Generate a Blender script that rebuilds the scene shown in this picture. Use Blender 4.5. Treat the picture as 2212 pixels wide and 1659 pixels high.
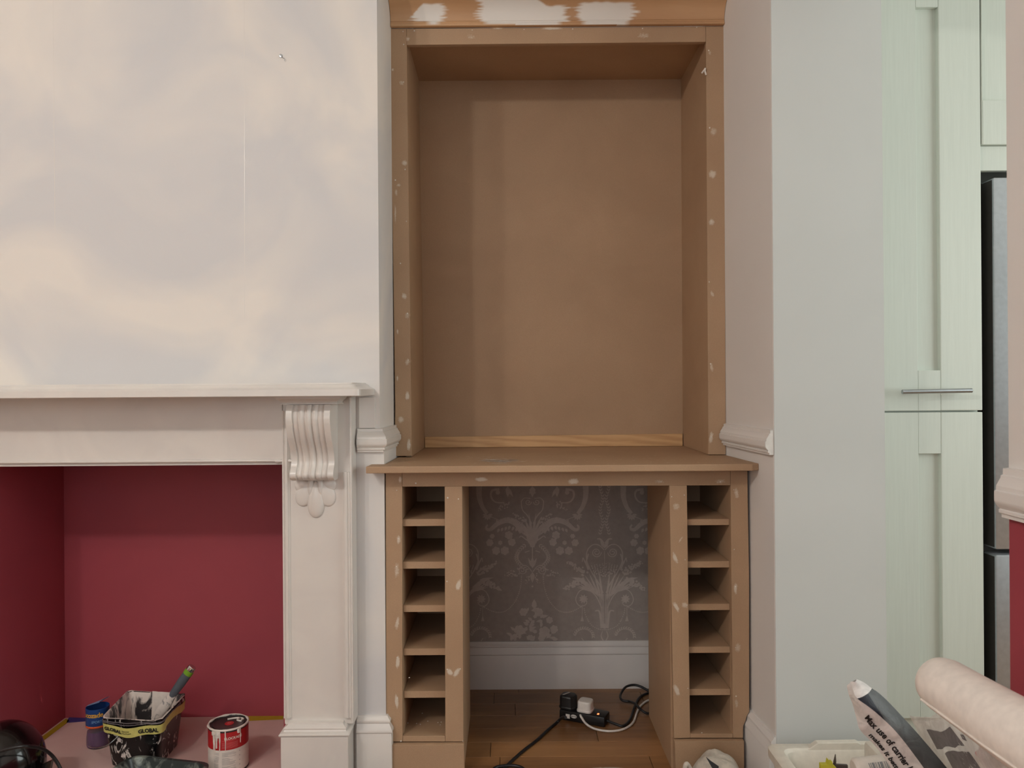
import bpy, bmesh, math, random
from math import sin, cos, pi, radians as R
from mathutils import Vector, Matrix, noise

random.seed(7)
SC = bpy.context.scene
for o in list(bpy.data.objects):
    bpy.data.objects.remove(o, do_unlink=True)

# ------------------------------------------------------------------ camera, world, light, exposure
F = 1650.0                 # focal length in pixels of the 2212 x 1659 frame
VX, VY = 1100.0, 834.0     # where the optical axis meets the frame
ROLL = R(0.4)
H = 1.107                  # lens height above the floor
cam = bpy.data.cameras.new('camera')
cam.sensor_fit = 'HORIZONTAL'
cam.sensor_width = 36.0
cam.lens = F * 36.0 / 2212.0
cam.shift_x = (1106 - VX) / 2212.0
cam.shift_y = (VY - 829.5) / 2212.0
cam.clip_start = 0.02
cam.dof.use_dof = True
cam.dof.focus_distance = 2.35
cam.dof.aperture_fstop = 11.0
camo = bpy.data.objects.new('camera', cam)
SC.collection.objects.link(camo)
camo.matrix_world = (Matrix.Translation((0, 0, H)) @ Matrix.Rotation(pi / 2, 4, 'X')
                     @ Matrix.Rotation(-ROLL, 4, 'Z'))
SC.camera = camo

world = bpy.data.worlds.new('world')
SC.world = world
world.use_nodes = True
wb = world.node_tree.nodes['Background']
wb.inputs[0].default_value = (0.80, 0.90, 1.0, 1)
wb.inputs[1].default_value = 0.35


def area(name, loc, rot, sx, sy, power, col):
    l = bpy.data.lights.new(name, 'AREA')
    l.shape = 'RECTANGLE'
    l.size, l.size_y = sx, sy
    l.energy = power
    l.color = col
    o = bpy.data.objects.new(name, l)
    o.location = loc
    o.rotation_euler = rot
    SC.collection.objects.link(o)
    return o


def lamp(name, loc, power, col, radius):
    l = bpy.data.lights.new(name, 'POINT')
    l.energy = power
    l.color = col
    l.shadow_soft_size = radius
    o = bpy.data.objects.new(name, l)
    o.location = loc
    SC.collection.objects.link(o)
    return o


# daylight through the bay window behind the camera, the ceiling lamp of the room, the kitchen window
area('window_daylight', (-1.1, -2.42, 1.62), (R(90), 0, 0), 2.6, 1.7, 22, (0.94, 0.97, 1.0))
lamp('ceiling_lamp', (-1.40, -0.25, 2.44), 36, (1.0, 0.95, 0.89), 0.06)
lamp('ceiling_lamp', (-1.85, -0.20, 2.44), 31, (1.0, 0.95, 0.89), 0.06)
area('kitchen_daylight', (3.05, 0.7, 1.5), (R(90), 0, R(90)), 2.0, 1.5, 41, (0.92, 1.0, 0.965))
SC.view_settings.view_transform = 'Standard'
SC.view_settings.look = 'None'
SC.view_settings.gamma = 1.0
SC.view_settings.use_curve_mapping = False
SC.view_settings.exposure = 0.0

# ------------------------------------------------------------------ measuring helpers
_s, _c = sin(ROLL), cos(ROLL)


def P(px, py, Y):
    """the point at distance Y in front of the lens that the photograph shows at pixel (px, py)"""
    u, v = px - VX, py - VY
    u, v = u * _c - v * _s, u * _s + v * _c
    return Vector((u * Y / F, Y, H - v * Y / F))


def G(px, py, h=0.0):
    """the point at height h that the photograph shows at pixel (px, py)"""
    u, v = px - VX, py - VY
    u, v = u * _c - v * _s, u * _s + v * _c
    Y = (H - h) * F / v
    return Vector((u * Y / F, Y, h))


# ------------------------------------------------------------------ materials
MATS = {}


class NT:
    def __init__(self, name):
        self.m = bpy.data.materials.new(name)
        self.m.use_nodes = True
        self.t = self.m.node_tree
        self.b = self.t.nodes['Principled BSDF']

    def n(self, kind, **kw):
        nd = self.t.nodes.new(kind)
        for k, v in kw.items():
            if hasattr(nd, k):
                setattr(nd, k, v)
            else:
                nd.inputs[k].default_value = v
        return nd

    def l(self, a, b):
        self.t.links.new(a, b)

    def ramp(self, fac, stops):
        r = self.n('ShaderNodeValToRGB')
        cr = r.color_ramp
        while len(cr.elements) < len(stops):
            cr.elements.new(0.5)
        for e, (p, c) in zip(cr.elements, stops):
            e.position = p
            e.color = (c[0], c[1], c[2], 1) if not isinstance(c, (int, float)) else (c, c, c, 1)
        self.l(fac, r.inputs[0])
        return r.outputs[0]

    def noise(self, vec, scale, detail=3.0, rough=0.5, dist=0.0):
        nd = self.n('ShaderNodeTexNoise')
        nd.inputs['Scale'].default_value = scale
        nd.inputs['Detail'].default_value = detail
        nd.inputs['Roughness'].default_value = rough
        nd.inputs['Distortion'].default_value = dist
        self.l(vec, nd.inputs['Vector'])
        return nd.outputs[0]

    def mapped(self, vec, scale=(1, 1, 1), rot=(0, 0, 0)):
        mp = self.n('ShaderNodeMapping')
        mp.inputs['Scale'].default_value = scale
        mp.inputs['Rotation'].default_value = rot
        self.l(vec, mp.inputs['Vector'])
        return mp.outputs[0]

    def mix(self, fac, a, b):
        nd = self.n('ShaderNodeMix', data_type='RGBA')
        for sock, v in ((nd.inputs[0], fac), (nd.inputs[6], a), (nd.inputs[7], b)):
            if hasattr(v, 'links'):
                self.l(v, sock)
            elif isinstance(v, (int, float)):
                sock.default_value = v
            else:
                sock.default_value = (v[0], v[1], v[2], 1)
        return nd.outputs[2]

    def bump(self, h, strength=0.2, dist=0.002):
        b = self.n('ShaderNodeBump')
        b.inputs['Strength'].default_value = strength
        b.inputs['Distance'].default_value = dist
        self.l(h, b.inputs['Height'])
        self.l(b.outputs[0], self.b.inputs['Normal'])

    def geo(self):
        return self.n('ShaderNodeNewGeometry').outputs['Position']


def srgb(r, g, b):
    f = lambda c: (c / 255.0 / 12.92) if c / 255.0 <= 0.04045 else ((c / 255.0 + 0.055) / 1.055) ** 2.4
    return (f(r), f(g), f(b))


def plain(name, col, rough=0.5, metal=0.0, coat=0.0, spec=0.5):
    if name in MATS:
        return MATS[name]
    k = NT(name)
    p = k.geo()
    nz = k.noise(p, 60, 3)
    c = k.ramp(nz, [(0.3, tuple(x * 0.94 for x in col)), (0.7, tuple(min(1, x * 1.05) for x in col))])
    k.l(c, k.b.inputs['Base Color'])
    k.b.inputs['Roughness'].default_value = rough
    k.b.inputs['Metallic'].default_value = metal
    k.b.inputs['Coat Weight'].default_value = coat
    k.b.inputs['Specular IOR Level'].default_value = spec
    MATS[name] = k.m
    return k.m


def paint(name, c1, c2, rough=0.55, scale=1.6, bump=0.05, streak=0.0):
    """emulsion or eggshell over plaster and wood: two tones blended by broad noise, faint roller stipple"""
    k = NT(name)
    p = k.geo()
    big = k.noise(p, scale, 3.0, 0.5, 1.3)
    c = k.ramp(big, [(0.36, c1), (0.64, c2)])
    k.l(c, k.b.inputs['Base Color'])
    fine = k.noise(p, 240, 2)
    k.bump(fine, bump, 0.001)
    k.b.inputs['Roughness'].default_value = rough
    MATS[name] = k.m
    return k.m


M_WALL = paint('mottled_white_wall', srgb(213, 212, 212), srgb(233, 227, 219), 0.62, 1.9, 0.06)  # greyish and warm white mottled by broad soft noise
M_ALC = paint('pink_white_emulsion', srgb(226, 222, 218), srgb(230, 226, 222), 0.6, 1.2, 0.05)
M_PIER = paint('cool_white_end_face', srgb(205, 207, 204), srgb(209, 211, 208), 0.5, 1.2, 0.04)  # cooler, greyer white than the alcove wall, used on its end face only
M_TRIM = paint('white_eggshell_paint', srgb(221, 216, 210), srgb(227, 222, 215), 0.28, 5, 0.03)
M_SKIRT = paint('white_skirting_paint', srgb(214, 211, 208), srgb(220, 216, 212), 0.45, 4, 0.03)
M_RED = paint('deep_red_emulsion', srgb(155, 62, 74), srgb(161, 66, 77), 0.6, 1.5, 0.05)
M_CEIL = paint('ceiling_white', srgb(232, 228, 222), srgb(236, 232, 226), 0.8, 1.0, 0.02)
M_HEARTH = paint('pink_hearth_board', srgb(208, 178, 172), srgb(215, 186, 178), 0.6, 3, 0.03)
M_KIT = None


def mdf_colour(k, p):
    a = k.noise(p, 3.2, 3, 0.55, 0.4)
    c = k.ramp(a, [(0.35, srgb(172, 141, 111)), (0.68, srgb(182, 151, 120))])
    sp = k.noise(p, 620, 2)
    return k.mix(k.ramp(sp, [(0.40, 0.0), (0.62, 0.24)]), c, srgb(146, 117, 90)), sp


def mk_mdf():
    k = NT('raw_fibreboard')
    c2, sp = mdf_colour(k, k.geo())
    k.l(c2, k.b.inputs['Base Color'])
    k.b.inputs['Roughness'].default_value = 0.62
    k.bump(sp, 0.05, 0.0006)
    MATS['mdf'] = k.m
    return k.m


M_MDF = mk_mdf()


def wood(name, cols, scale, ring=9.0, dist=3.0, rough=0.5, axis='X', attr=None, paintcol=None, rnd=False):
    k = NT(name)
    p = k.geo()
    s = {'X': (0.10, 1, 1), 'Y': (1, 0.10, 1), 'Z': (1, 1, 0.10)}[axis]
    mp = k.mapped(p, s)
    w = k.n('ShaderNodeTexWave', wave_type='BANDS', bands_direction='DIAGONAL')
    w.inputs['Scale'].default_value = ring
    w.inputs['Distortion'].default_value = dist
    w.inputs['Detail'].default_value = 3
    w.inputs['Detail Scale'].default_value = 1.6
    k.l(mp, w.inputs['Vector'])
    g = k.noise(k.mapped(p, tuple(x * 1.0 for x in s)), scale, 4, 0.6)
    mixf = k.n('ShaderNodeMath', operation='MULTIPLY_ADD')
    k.l(w.outputs[1], mixf.inputs[0])
    mixf.inputs[1].default_value = 0.45
    m2 = k.n('ShaderNodeMath', operation='MULTIPLY')
    k.l(g, m2.inputs[0])
    m2.inputs[1].default_value = 0.6
    k.l(m2.outputs[0], mixf.inputs[2])
    c = k.ramp(mixf.outputs[0], [(0.15, cols[0]), (0.5, cols[1]), (0.85, cols[2])])
    if rnd:
        oi = k.n('ShaderNodeObjectInfo')
        hsv = k.n('ShaderNodeHueSaturation')
        mr = k.n('ShaderNodeMapRange')
        mr.inputs['To Min'].default_value = 0.82
        mr.inputs['To Max'].default_value = 1.14
        k.l(oi.outputs['Random'], mr.inputs['Value'])
        k.l(mr.outputs[0], hsv.inputs['Value'])
        k.l(c, hsv.inputs['Color'])
        c = hsv.outputs[0]
    if attr:
        at = k.n('ShaderNodeAttribute', attribute_name=attr)
        c = k.mix(at.outputs['Fac'], c, paintcol)
    k.l(c, k.b.inputs['Base Color'])
    k.b.inputs['Roughness'].default_value = rough
    MATS[name] = k.m
    return k.m


M_PINE = wood('oiled_orange_pine', (srgb(174, 133, 95), srgb(189, 147, 107), srgb(203, 163, 123)), 26, 5, 2.5, 0.5, 'X',
              'paint', srgb(226, 220, 212))
M_BATTEN = wood('pale_pine', (srgb(186, 142, 96), srgb(205, 163, 115), srgb(214, 174, 126)), 40, 26, 7, 0.5)
M_OAK = wood('oiled_oak_boards', (srgb(112, 76, 46), srgb(148, 106, 66), srgb(168, 124, 80)), 46, 1.2, 6, 0.34, 'X', rnd=True)
M_FLOOR = wood('oak_floor_base', (srgb(60, 38, 20), srgb(80, 52, 30), srgb(100, 66, 40)), 24, 14, 4, 0.5)


def mk_patch(name, col, soft=True):
    k = NT(name)
    p = k.geo()
    at = k.n('ShaderNodeAttribute', attribute_name='cover')
    nz = k.noise(p, 210, 4, 0.65)
    mm = k.n('ShaderNodeMath', operation='MULTIPLY_ADD')
    k.l(nz, mm.inputs[0])
    mm.inputs[1].default_value = 0.9
    sub = k.n('ShaderNodeMath', operation='SUBTRACT')
    k.l(at.outputs['Fac'], sub.inputs[0])
    sub.inputs[1].default_value = 0.55
    k.l(sub.outputs[0], mm.inputs[2])
    a = k.ramp(mm.outputs[0], [(0.08, 0.0), (0.66, 0.84)])
    base_c, sp = mdf_colour(k, p)             # filler wiped thin lets the board show through
    k.l(k.mix(a, base_c, col), k.b.inputs['Base Color'])
    k.bump(sp, 0.05, 0.0006)
    k.b.inputs['Roughness'].default_value = 0.7
    return k.m


M_FILL = mk_patch('dried_filler', srgb(216, 206, 190))
M_PAINTW = plain('white_paint_drips', srgb(226, 218, 208), 0.4)
M_STEEL = plain('brushed_steel', srgb(176, 180, 184), 0.32, 1.0)
M_FRIDGE = plain('satin_fridge_steel', srgb(196, 202, 208), 0.36, 0.72)
M_STEELD = plain('fridge_side_grey', srgb(66, 63, 60), 0.45, 0.3)
M_CHROME = plain('chrome', srgb(210, 208, 205), 0.12, 1.0)
M_BLACK = plain('black_plastic', srgb(22, 21, 22), 0.38)
M_GLOSSB = plain('glossy_black', srgb(12, 10, 11), 0.16, 0, 0.35)
M_RUBBER = plain('black_cable_rubber', srgb(26, 26, 28), 0.42)
M_WPLAST = plain('white_plug_plastic', srgb(226, 222, 216), 0.35)
M_FOLDSHADE = plain('dark_fold_shade', srgb(24, 27, 30), 0.7)
M_YTAPE = plain('yellow_masking_tape', srgb(172, 148, 28), 0.6)
M_YTAPE2 = plain('pale_yellow_printed_tape', srgb(204, 196, 112), 0.5)
M_BTAPE = plain('blue_tape', srgb(52, 52, 120), 0.6)
M_INK = plain('black_print', srgb(26, 25, 27), 0.6)
M_CRATE = plain('cream_plastic', srgb(222, 214, 200), 0.45)
M_GREYH = plain('grey_rubber_handle', srgb(84, 92, 100), 0.55)
M_GREEN = plain('green_band', srgb(120, 168, 40), 0.5)
M_REDLAB = plain('red_label', srgb(176, 32, 36), 0.4)
M_WLAB = plain('white_label', srgb(222, 214, 204), 0.45)
M_GREYP = plain('grey_print', srgb(176, 170, 164), 0.5)
M_PINKP = plain('pale_red_print', srgb(205, 110, 110), 0.5)
M_LID = plain('dark_tin_lid', srgb(78, 72, 72), 0.28, 0.7)
M_BLUELAB = plain('blue_bottle_label', srgb(28, 66, 128), 0.4)
M_ORLAB = plain('orange_label_strip', srgb(214, 92, 40), 0.4)
M_GOLD = plain('gold_lettering', srgb(226, 170, 60), 0.4)
M_LBLUE = plain('pale_blue_print', srgb(120, 160, 200), 0.4)
M_ROLL = plain('pale_lining_roll', srgb(246, 238, 230), 0.8)
M_DARKM = plain('dull_dark_steel', srgb(96, 88, 84), 0.45, 0.6)
M_YELLOW = plain('yellow_plastic', srgb(196, 192, 60), 0.5)
M_BROWN = plain('brown_cardboard', srgb(120, 98, 60), 0.7)


def mk_kitchen():
    k = NT('sage_white_grained_door')
    p = k.geo()
    w = k.noise(k.mapped(p, (1, 1, 0.04)), 170, 3, 0.6)
    c = k.ramp(w, [(0.3, srgb(212, 218, 208)), (0.7, srgb(217, 223, 213))])
    k.l(c, k.b.inputs['Base Color'])
    k.b.inputs['Roughness'].default_value = 0.42
    k.bump(w, 0.14, 0.0008)
    return k.m


M_KIT = mk_kitchen()


def mk_splash(name, base, splash, lo, hi, scale=26, rough=0.3, stretch=(1, 1, 0.6)):
    k = NT(name)
    p = k.geo()
    a = k.noise(k.mapped(p, stretch), scale, 4, 0.62, 1.2)
    c = k.ramp(a, [(lo, base), (hi, splash)])
    k.l(c, k.b.inputs['Base Color'])
    k.b.inputs['Roughness'].default_value = rough
    k.bump(a, 0.25, 0.002)
    return k.m


M_SCUT = mk_splash('paint_splashed_black', srgb(14, 13, 15), srgb(214, 206, 198), 0.56, 0.62, 30, 0.22)
M_SCUTIN = mk_splash('paint_smeared_inside', srgb(44, 42, 44), srgb(222, 212, 202), 0.42, 0.50, 13, 0.35, (1, 1, 0.5))
M_TRAY = mk_splash('paint_streaked_tray', srgb(38, 46, 46), srgb(150, 158, 148), 0.50, 0.72, 22, 0.3, (1, 1, 1))
M_BRPAINT = mk_splash('caked_paint', srgb(96, 100, 104), srgb(222, 214, 205), 0.36, 0.46, 55, 0.5)


def mk_cloth(name, col, c2):
    k = NT(name)
    p = k.geo()
    a = k.noise(p, 55, 4, 0.6)
    c = k.ramp(a, [(0.38, c2), (0.6, col)])
    k.l(c, k.b.inputs['Base Color'])
    k.b.inputs['Roughness'].default_value = 0.9
    k.bump(k.noise(p, 900, 2), 0.2, 0.0006)
    return k.m


M_SHEET = mk_cloth('cotton_dust_sheet', srgb(206, 196, 182), srgb(188, 180, 168))


def mk_film(name, col, alpha, rough=0.3, trans=0.0):
    k = NT(name)
    p = k.geo()
    a = k.noise(p, 38, 4, 0.6, 1.0)
    c = k.ramp(a, [(0.35, tuple(x * 0.8 for x in col)), (0.7, tuple(min(1, x * 1.12) for x in col))])
    k.l(c, k.b.inputs['Base Color'])
    k.b.inputs['Roughness'].default_value = rough
    k.b.inputs['Alpha'].default_value = alpha
    k.bump(a, 0.5, 0.004)
    return k.m


M_FILMW = mk_film('white_carrier_film', srgb(234, 229, 224), 1.0, 0.5)
M_FILMD = mk_film('dark_grey_carrier_film', srgb(84, 86, 86), 1.0, 0.5)
M_FILMN = mk_film('navy_carrier_film', srgb(26, 30, 42), 1.0, 0.5)
M_FILMC = mk_film('milky_clear_film', srgb(246, 238, 233), 0.62, 0.35)
M_FILMG = mk_film('grey_printed_film', srgb(120, 112, 114), 0.95, 0.35)
M_FILMP = mk_film('pink_printed_film', srgb(214, 168, 168), 0.9, 0.35)


def mk_clear(name, col, rough=0.05):
    k = NT(name)
    k.b.inputs['Base Color'].default_value = (*col, 1)
    k.b.inputs['Roughness'].default_value = rough
    k.b.inputs['Alpha'].default_value = 0.09
    return k.m


M_PET = mk_clear('clear_bottle_plastic', (0.93, 0.90, 0.88))
M_LIQ = plain('purple_liquid', srgb(74, 12, 84), 0.15)
M_WPAPER = plain('grey_wallpaper', srgb(160, 152, 146), 0.6)
M_WPRINT = plain('silver_damask_print', srgb(190, 182, 176), 0.5)


def mk_led():
    k = NT('glowing_red_neon')
    k.b.inputs['Base Color'].default_value = (0.9, 0.1, 0.03, 1)
    k.b.inputs['Emission Color'].default_value = (1.0, 0.16, 0.05, 1)
    k.b.inputs['Emission Strength'].default_value = 4.0
    return k.m


M_LED = mk_led()

# ------------------------------------------------------------------ mesh helpers


class MB:
    """collects geometry for ONE mesh object, in world coordinates"""

    def __init__(self):
        self.v, self.f, self.att = [], [], {}

    def add(self, vs, fs, att=None):
        o = len(self.v)
        self.v += [Vector(x) for x in vs]
        self.f += [tuple(i + o for i in f) for f in fs]
        if att is not None:
            for i, a in enumerate(att):
                self.att[o + i] = a
        return self

    def prism(self, front, d):
        """polygon front swept by the vector d"""
        n = len(front)
        d = Vector(d)
        vs = [Vector(p) for p in front] + [Vector(p) + d for p in front]
        fs = [tuple(range(n)), tuple(range(2 * n - 1, n - 1, -1))]
        for i in range(n):
            j = (i + 1) % n
            fs.append((i, i + n, j + n, j))
        return self.add(vs, fs)

    def box(self, x0, x1, y0, y1, z0, z1):
        return self.prism([(x0, y0, z0), (x1, y0, z0), (x1, y0, z1), (x0, y0, z1)], (0, y1 - y0, 0))

    def hexa(self, a, b):
        """two quads a (near) and b (far) joined into a solid"""
        return self.add(list(a) + list(b), [(0, 1, 2, 3), (7, 6, 5, 4), (0, 4, 5, 1), (1, 5, 6, 2), (2, 6, 7, 3), (3, 7, 4, 0)])

    def loft(self, rings, cap=True, closed=True):
        n = len(rings[0])
        o = len(self.v)
        vs = [p for r in rings for p in r]
        fs = []
        for k in range(len(rings) - 1):
            for i in range(n if closed else n - 1):
                j = (i + 1) % n
                fs.append((k * n + i, k * n + j, (k + 1) * n + j, (k + 1) * n + i))
        if cap and closed:
            fs.append(tuple(range(n - 1, -1, -1)))
            fs.append(tuple((len(rings) - 1) * n + i for i in range(n)))
        return self.add(vs, fs)

    def lathe(self, prof, c, seg=32, axis=None, cap=False, arc=(0, 2 * pi)):
        """profile [(r, h)] turned about an axis through c"""
        M = Matrix.Identity(3)
        if axis is not None:
            M = Vector((0, 0, 1)).rotation_difference(Vector(axis)).to_matrix()
        full = abs(arc[1] - arc[0] - 2 * pi) < 1e-6
        m = seg if full else seg + 1
        rings = []
        for r, h in prof:
            rings.append([Vector(c) + M @ Vector((r * cos(arc[0] + (arc[1] - arc[0]) * i / seg), r * sin(arc[0] + (arc[1] - arc[0]) * i / seg), h)) for i in range(m)])
        return self.loft(rings, cap, full)

    def tube(self, pts, r, seg=10, cap=True):
        pts = [Vector(p) for p in pts]
        rr = r if isinstance(r, (list, tuple)) else [r] * len(pts)
        rings = []
        up = Vector((0.13, 0.21, 0.97))
        for i, p in enumerate(pts):
            t = (pts[min(i + 1, len(pts) - 1)] - pts[max(i - 1, 0)]).normalized()
            a = t.cross(up)
            if a.length < 1e-4:
                a = t.cross(Vector((1, 0, 0)))
            a.normalize()
            b = t.cross(a).normalized()
            rings.append([p + (a * cos(2 * pi * k / seg) + b * sin(2 * pi * k / seg)) * rr[i] for k in range(seg)])
        return self.loft(rings, cap)

    def grid(self, fn, nu, nv, att=None):
        vs, fs, at = [], [], []
        for j in range(nv + 1):
            for i in range(nu + 1):
                u, v = i / nu, j / nv
                vs.append(fn(u, v))
                if att:
                    at.append(att(u, v))
        for j in range(nv):
            for i in range(nu):
                a = j * (nu + 1) + i
                fs.append((a, a + 1, a + nu + 2, a + nu + 1))
        return self.add(vs, fs, at if att else None)


def spline(pts, n=8):
    pts = [Vector(p) for p in pts]
    out = []
    for i in range(len(pts) - 1):
        p0, p1, p2, p3 = pts[max(i - 1, 0)], pts[i], pts[i + 1], pts[min(i + 2, len(pts) - 1)]
        for k in range(n):
            t = k / n
            out.append(0.5 * ((2 * p1) + (p2 - p0) * t + (2 * p0 - 5 * p1 + 4 * p2 - p3) * t * t + (3 * p1 - p0 - 3 * p2 + p3) * t ** 3))
    out.append(pts[-1])
    return out


ORIGIN = {}


def finish(o, kind=None, label=None, cat=None, group=None):
    if kind:
        o['kind'] = kind
    if label:
        o['label'] = label
    if cat:
        o['category'] = cat
    if group:
        o['group'] = group
    return o


def obj(name, mb, mat, parent=None, bevel=0.0, smooth=None, origin=None, attr=None, recalc=True, **kw):
    if parent is not None:
        org = ORIGIN[parent.name]
    elif origin is not None:
        org = Vector(origin)
    else:
        lo = Vector((min(v.x for v in mb.v), min(v.y for v in mb.v), min(v.z for v in mb.v)))
        hi = Vector((max(v.x for v in mb.v), max(v.y for v in mb.v), max(v.z for v in mb.v)))
        org = Vector(((lo.x + hi.x) / 2, (lo.y + hi.y) / 2, lo.z))
    me = bpy.data.meshes.new(name)
    me.from_pydata([v - org for v in mb.v], [], mb.f)
    if attr:
        a = me.attributes.new(attr, 'FLOAT', 'POINT')
        for i in range(len(mb.v)):
            a.data[i].value = mb.att.get(i, 0.0)
    if recalc or bevel:
        bm = bmesh.new()
        bm.from_mesh(me)
        if recalc:
            bmesh.ops.recalc_face_normals(bm, faces=bm.faces)
        if bevel:
            es = [e for e in bm.edges if len(e.link_faces) == 2 and e.calc_face_angle(0) > 0.5]
            bmesh.ops.bevel(bm, geom=es, offset=bevel, segments=2, profile=0.5, affect='EDGES', clamp_overlap=True)
        bm.to_mesh(me)
        bm.free()
    if smooth is not None:
        for p in me.polygons:
            p.use_smooth = True
        me.set_sharp_from_angle(angle=R(smooth))
    if isinstance(mat, (list, tuple)):
        for m in mat:
            me.materials.append(m)
    else:
        me.materials.append(mat)
    o = bpy.data.objects.new(name, me)
    SC.collection.objects.link(o)
    if parent is not None:
        o.parent = parent
    else:
        o.location = org
    ORIGIN[o.name] = org
    return finish(o, **kw)


def thing(name, loc, label, cat, group=None):
    o = bpy.data.objects.new(name, None)
    o.empty_display_size = 0.05
    o.location = loc
    SC.collection.objects.link(o)
    ORIGIN[o.name] = Vector(loc)
    return finish(o, None, label, cat, group)


def plate(px4, Y, d):
    """board whose front face has these four photo corners at distance Y, thickness d away from the lens"""
    return MB().prism([P(x, y, Y) for x, y in px4], (0, d, 0))


_txt = 0


def text_geo(s, size, shear=0.0, offset=0.0, space=1.0):
    cu = bpy.data.curves.new('t', 'FONT')
    cu.body = s
    cu.size = size
    cu.shear = shear
    cu.offset = offset
    cu.space_character = space
    cu.resolution_u = 3
    to = bpy.data.objects.new('t', cu)
    SC.collection.objects.link(to)
    dg = bpy.context.evaluated_depsgraph_get()
    me = bpy.data.meshes.new_from_object(to.evaluated_get(dg))
    vs = [v.co.copy() for v in me.vertices]
    fs = [tuple(p.vertices) for p in me.polygons]
    bpy.data.objects.remove(to)
    bpy.data.curves.remove(cu)
    bpy.data.meshes.remove(me)
    x0 = min(v.x for v in vs)
    for v in vs:
        v.x -= x0
    return vs, fs


def text_on(s, size, fn, **kw):
    """lettering mapped by fn(x, y) on to a surface"""
    vs, fs = text_geo(s, size, **kw)
    return MB().add([fn(v.x, v.y) for v in vs], fs), max(v.x for v in vs)


# ------------------------------------------------------------------ the room
YF = 2.185      # front of the chimney breast
YW = 2.806      # alcove rear wall
CEIL = 2.62

fl = MB().box(-3.4, 3.3, -2.6, 3.4, -0.08, -0.012)
floor = obj('floor', fl, M_FLOOR, kind='structure', origin=(0, 0, 0))
floor_rest = MB().box(-3.4, 3.3, -2.6, 1.99, -0.0119, 0.0)
floor_rest.box(0.80, 3.3, 1.99, 3.4, -0.0119, 0.0)
obj('floor_covering', floor_rest, M_OAK, floor)
rows = [1.995 + 0.0955 * i for i in range(9)]
for i, y in enumerate(rows):
    x = -0.42 - (i * 0.37) % 0.31
    while x < 0.79:
        L = random.uniform(0.42, 0.62)
        x1 = min(x + L, 0.795)
        if x1 > -0.36:
            b = MB().box(max(x, -0.40) + 0.0008, x1 - 0.0008, y + 0.0006, min(y + 0.0949, YW - 0.002), -0.012, random.uniform(-0.0004, 0.0))
            obj('floorboard', b, M_OAK, floor, bevel=0.0006)
        x += L

ce = MB().box(-3.4, 3.3, -2.6, 3.4, CEIL, CEIL + 0.1)
obj('ceiling', ce, M_CEIL, kind='structure')

# chimney breast, with the fireplace opening
OPR, OPT = -0.640, 0.905      # opening: right edge, top
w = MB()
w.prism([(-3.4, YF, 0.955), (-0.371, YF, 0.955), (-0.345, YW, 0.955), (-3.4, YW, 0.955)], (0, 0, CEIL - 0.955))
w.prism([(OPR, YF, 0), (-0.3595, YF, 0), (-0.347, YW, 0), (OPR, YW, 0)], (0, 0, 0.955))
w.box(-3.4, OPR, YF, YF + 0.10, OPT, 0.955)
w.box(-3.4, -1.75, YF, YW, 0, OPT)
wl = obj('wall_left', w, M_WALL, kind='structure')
# joints of the lining paper: two hairline ridges on the breast
for pa, pb in (((114, 0), (118, 500)), ((527, 0), (528, 690))):
    a, b = P(*pa, YF - 0.0002), P(*pb, YF - 0.0002)
    obj('paper_seam', MB().prism([a, a + Vector((0.0012, 0, 0)), b + Vector((0.0012, 0, 0)), b], (0, 0.0008, 0)), M_TRIM, wl)

# fire recess, painted red
a0, a1 = P(137, 1010, 2.56), P(142, 1559, 2.56)
xl = (a0.x + a1.x) / 2
obj('wall_recess_back', MB().box(xl - 0.02, OPR - 0.003, 2.56, 2.60, 0, OPT + 0.09), M_RED, kind='structure')
obj('wall_recess_left', MB().box(xl - 0.04, xl, YF + 0.005, 2.56, 0, OPT - 0.002), M_RED, kind='structure')
obj('wall_recess_right', MB().box(OPR - 0.012, OPR - 0.001, YF + 0.002, 2.56, 0, OPT - 0.002), M_RED, kind='structure')
obj('ceiling_recess', MB().box(xl, OPR - 0.013, YF + 0.102, 2.56, OPT, OPT + 0.03), M_RED, kind='structure')
obj('floor_hearth', MB().box(-2.4, OPR - 0.013, 1.85, 2.559, 0.0, 0.006), M_HEARTH, kind='structure', bevel=0.001)

# alcove rear wall with printed paper
wbk = obj('wall_back', MB().box(-0.344, 0.70, YW, YW + 0.1, 0, CEIL), M_WPAPER, kind='structure')

# right wall of the alcove and its end by the kitchen opening (old house: slightly splayed)
def xr(y):
    return 0.6907 + 0.067 * (2.2 - y)


w = MB()
w.prism([(xr(2.03), 2.03, 0), (0.995, 2.03, 0), (0.995, 3.3, 0), (xr(2.9), 3.3, 0), (xr(2.9), 2.9, 0)], (0, 0, CEIL))
wr = obj('wall_right', w, M_ALC, kind='structure', bevel=0.003)
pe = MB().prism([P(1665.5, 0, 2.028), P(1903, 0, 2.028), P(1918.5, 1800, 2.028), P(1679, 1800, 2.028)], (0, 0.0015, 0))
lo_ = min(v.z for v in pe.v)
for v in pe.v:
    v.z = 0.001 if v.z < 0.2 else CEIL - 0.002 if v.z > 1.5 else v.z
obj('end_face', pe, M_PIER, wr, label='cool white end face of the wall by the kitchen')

# room wall beside the camera: pale above the dado rail, red below
NX, NY = 0.797, 1.22
w = MB().box(NX, NX + 0.16, -2.5, NY, 0.945, CEIL)
wn = obj('wall_near', w, M_ALC, kind='structure')
obj('lower_wall', MB().box(NX, NX + 0.16, -2.5, NY, 0, 0.945), M_RED, wn)
obj('wall_lintel', MB().box(0.80, 0.957, NY + 0.001, 2.029, 2.2, CEIL), M_ALC, kind='structure')

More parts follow.
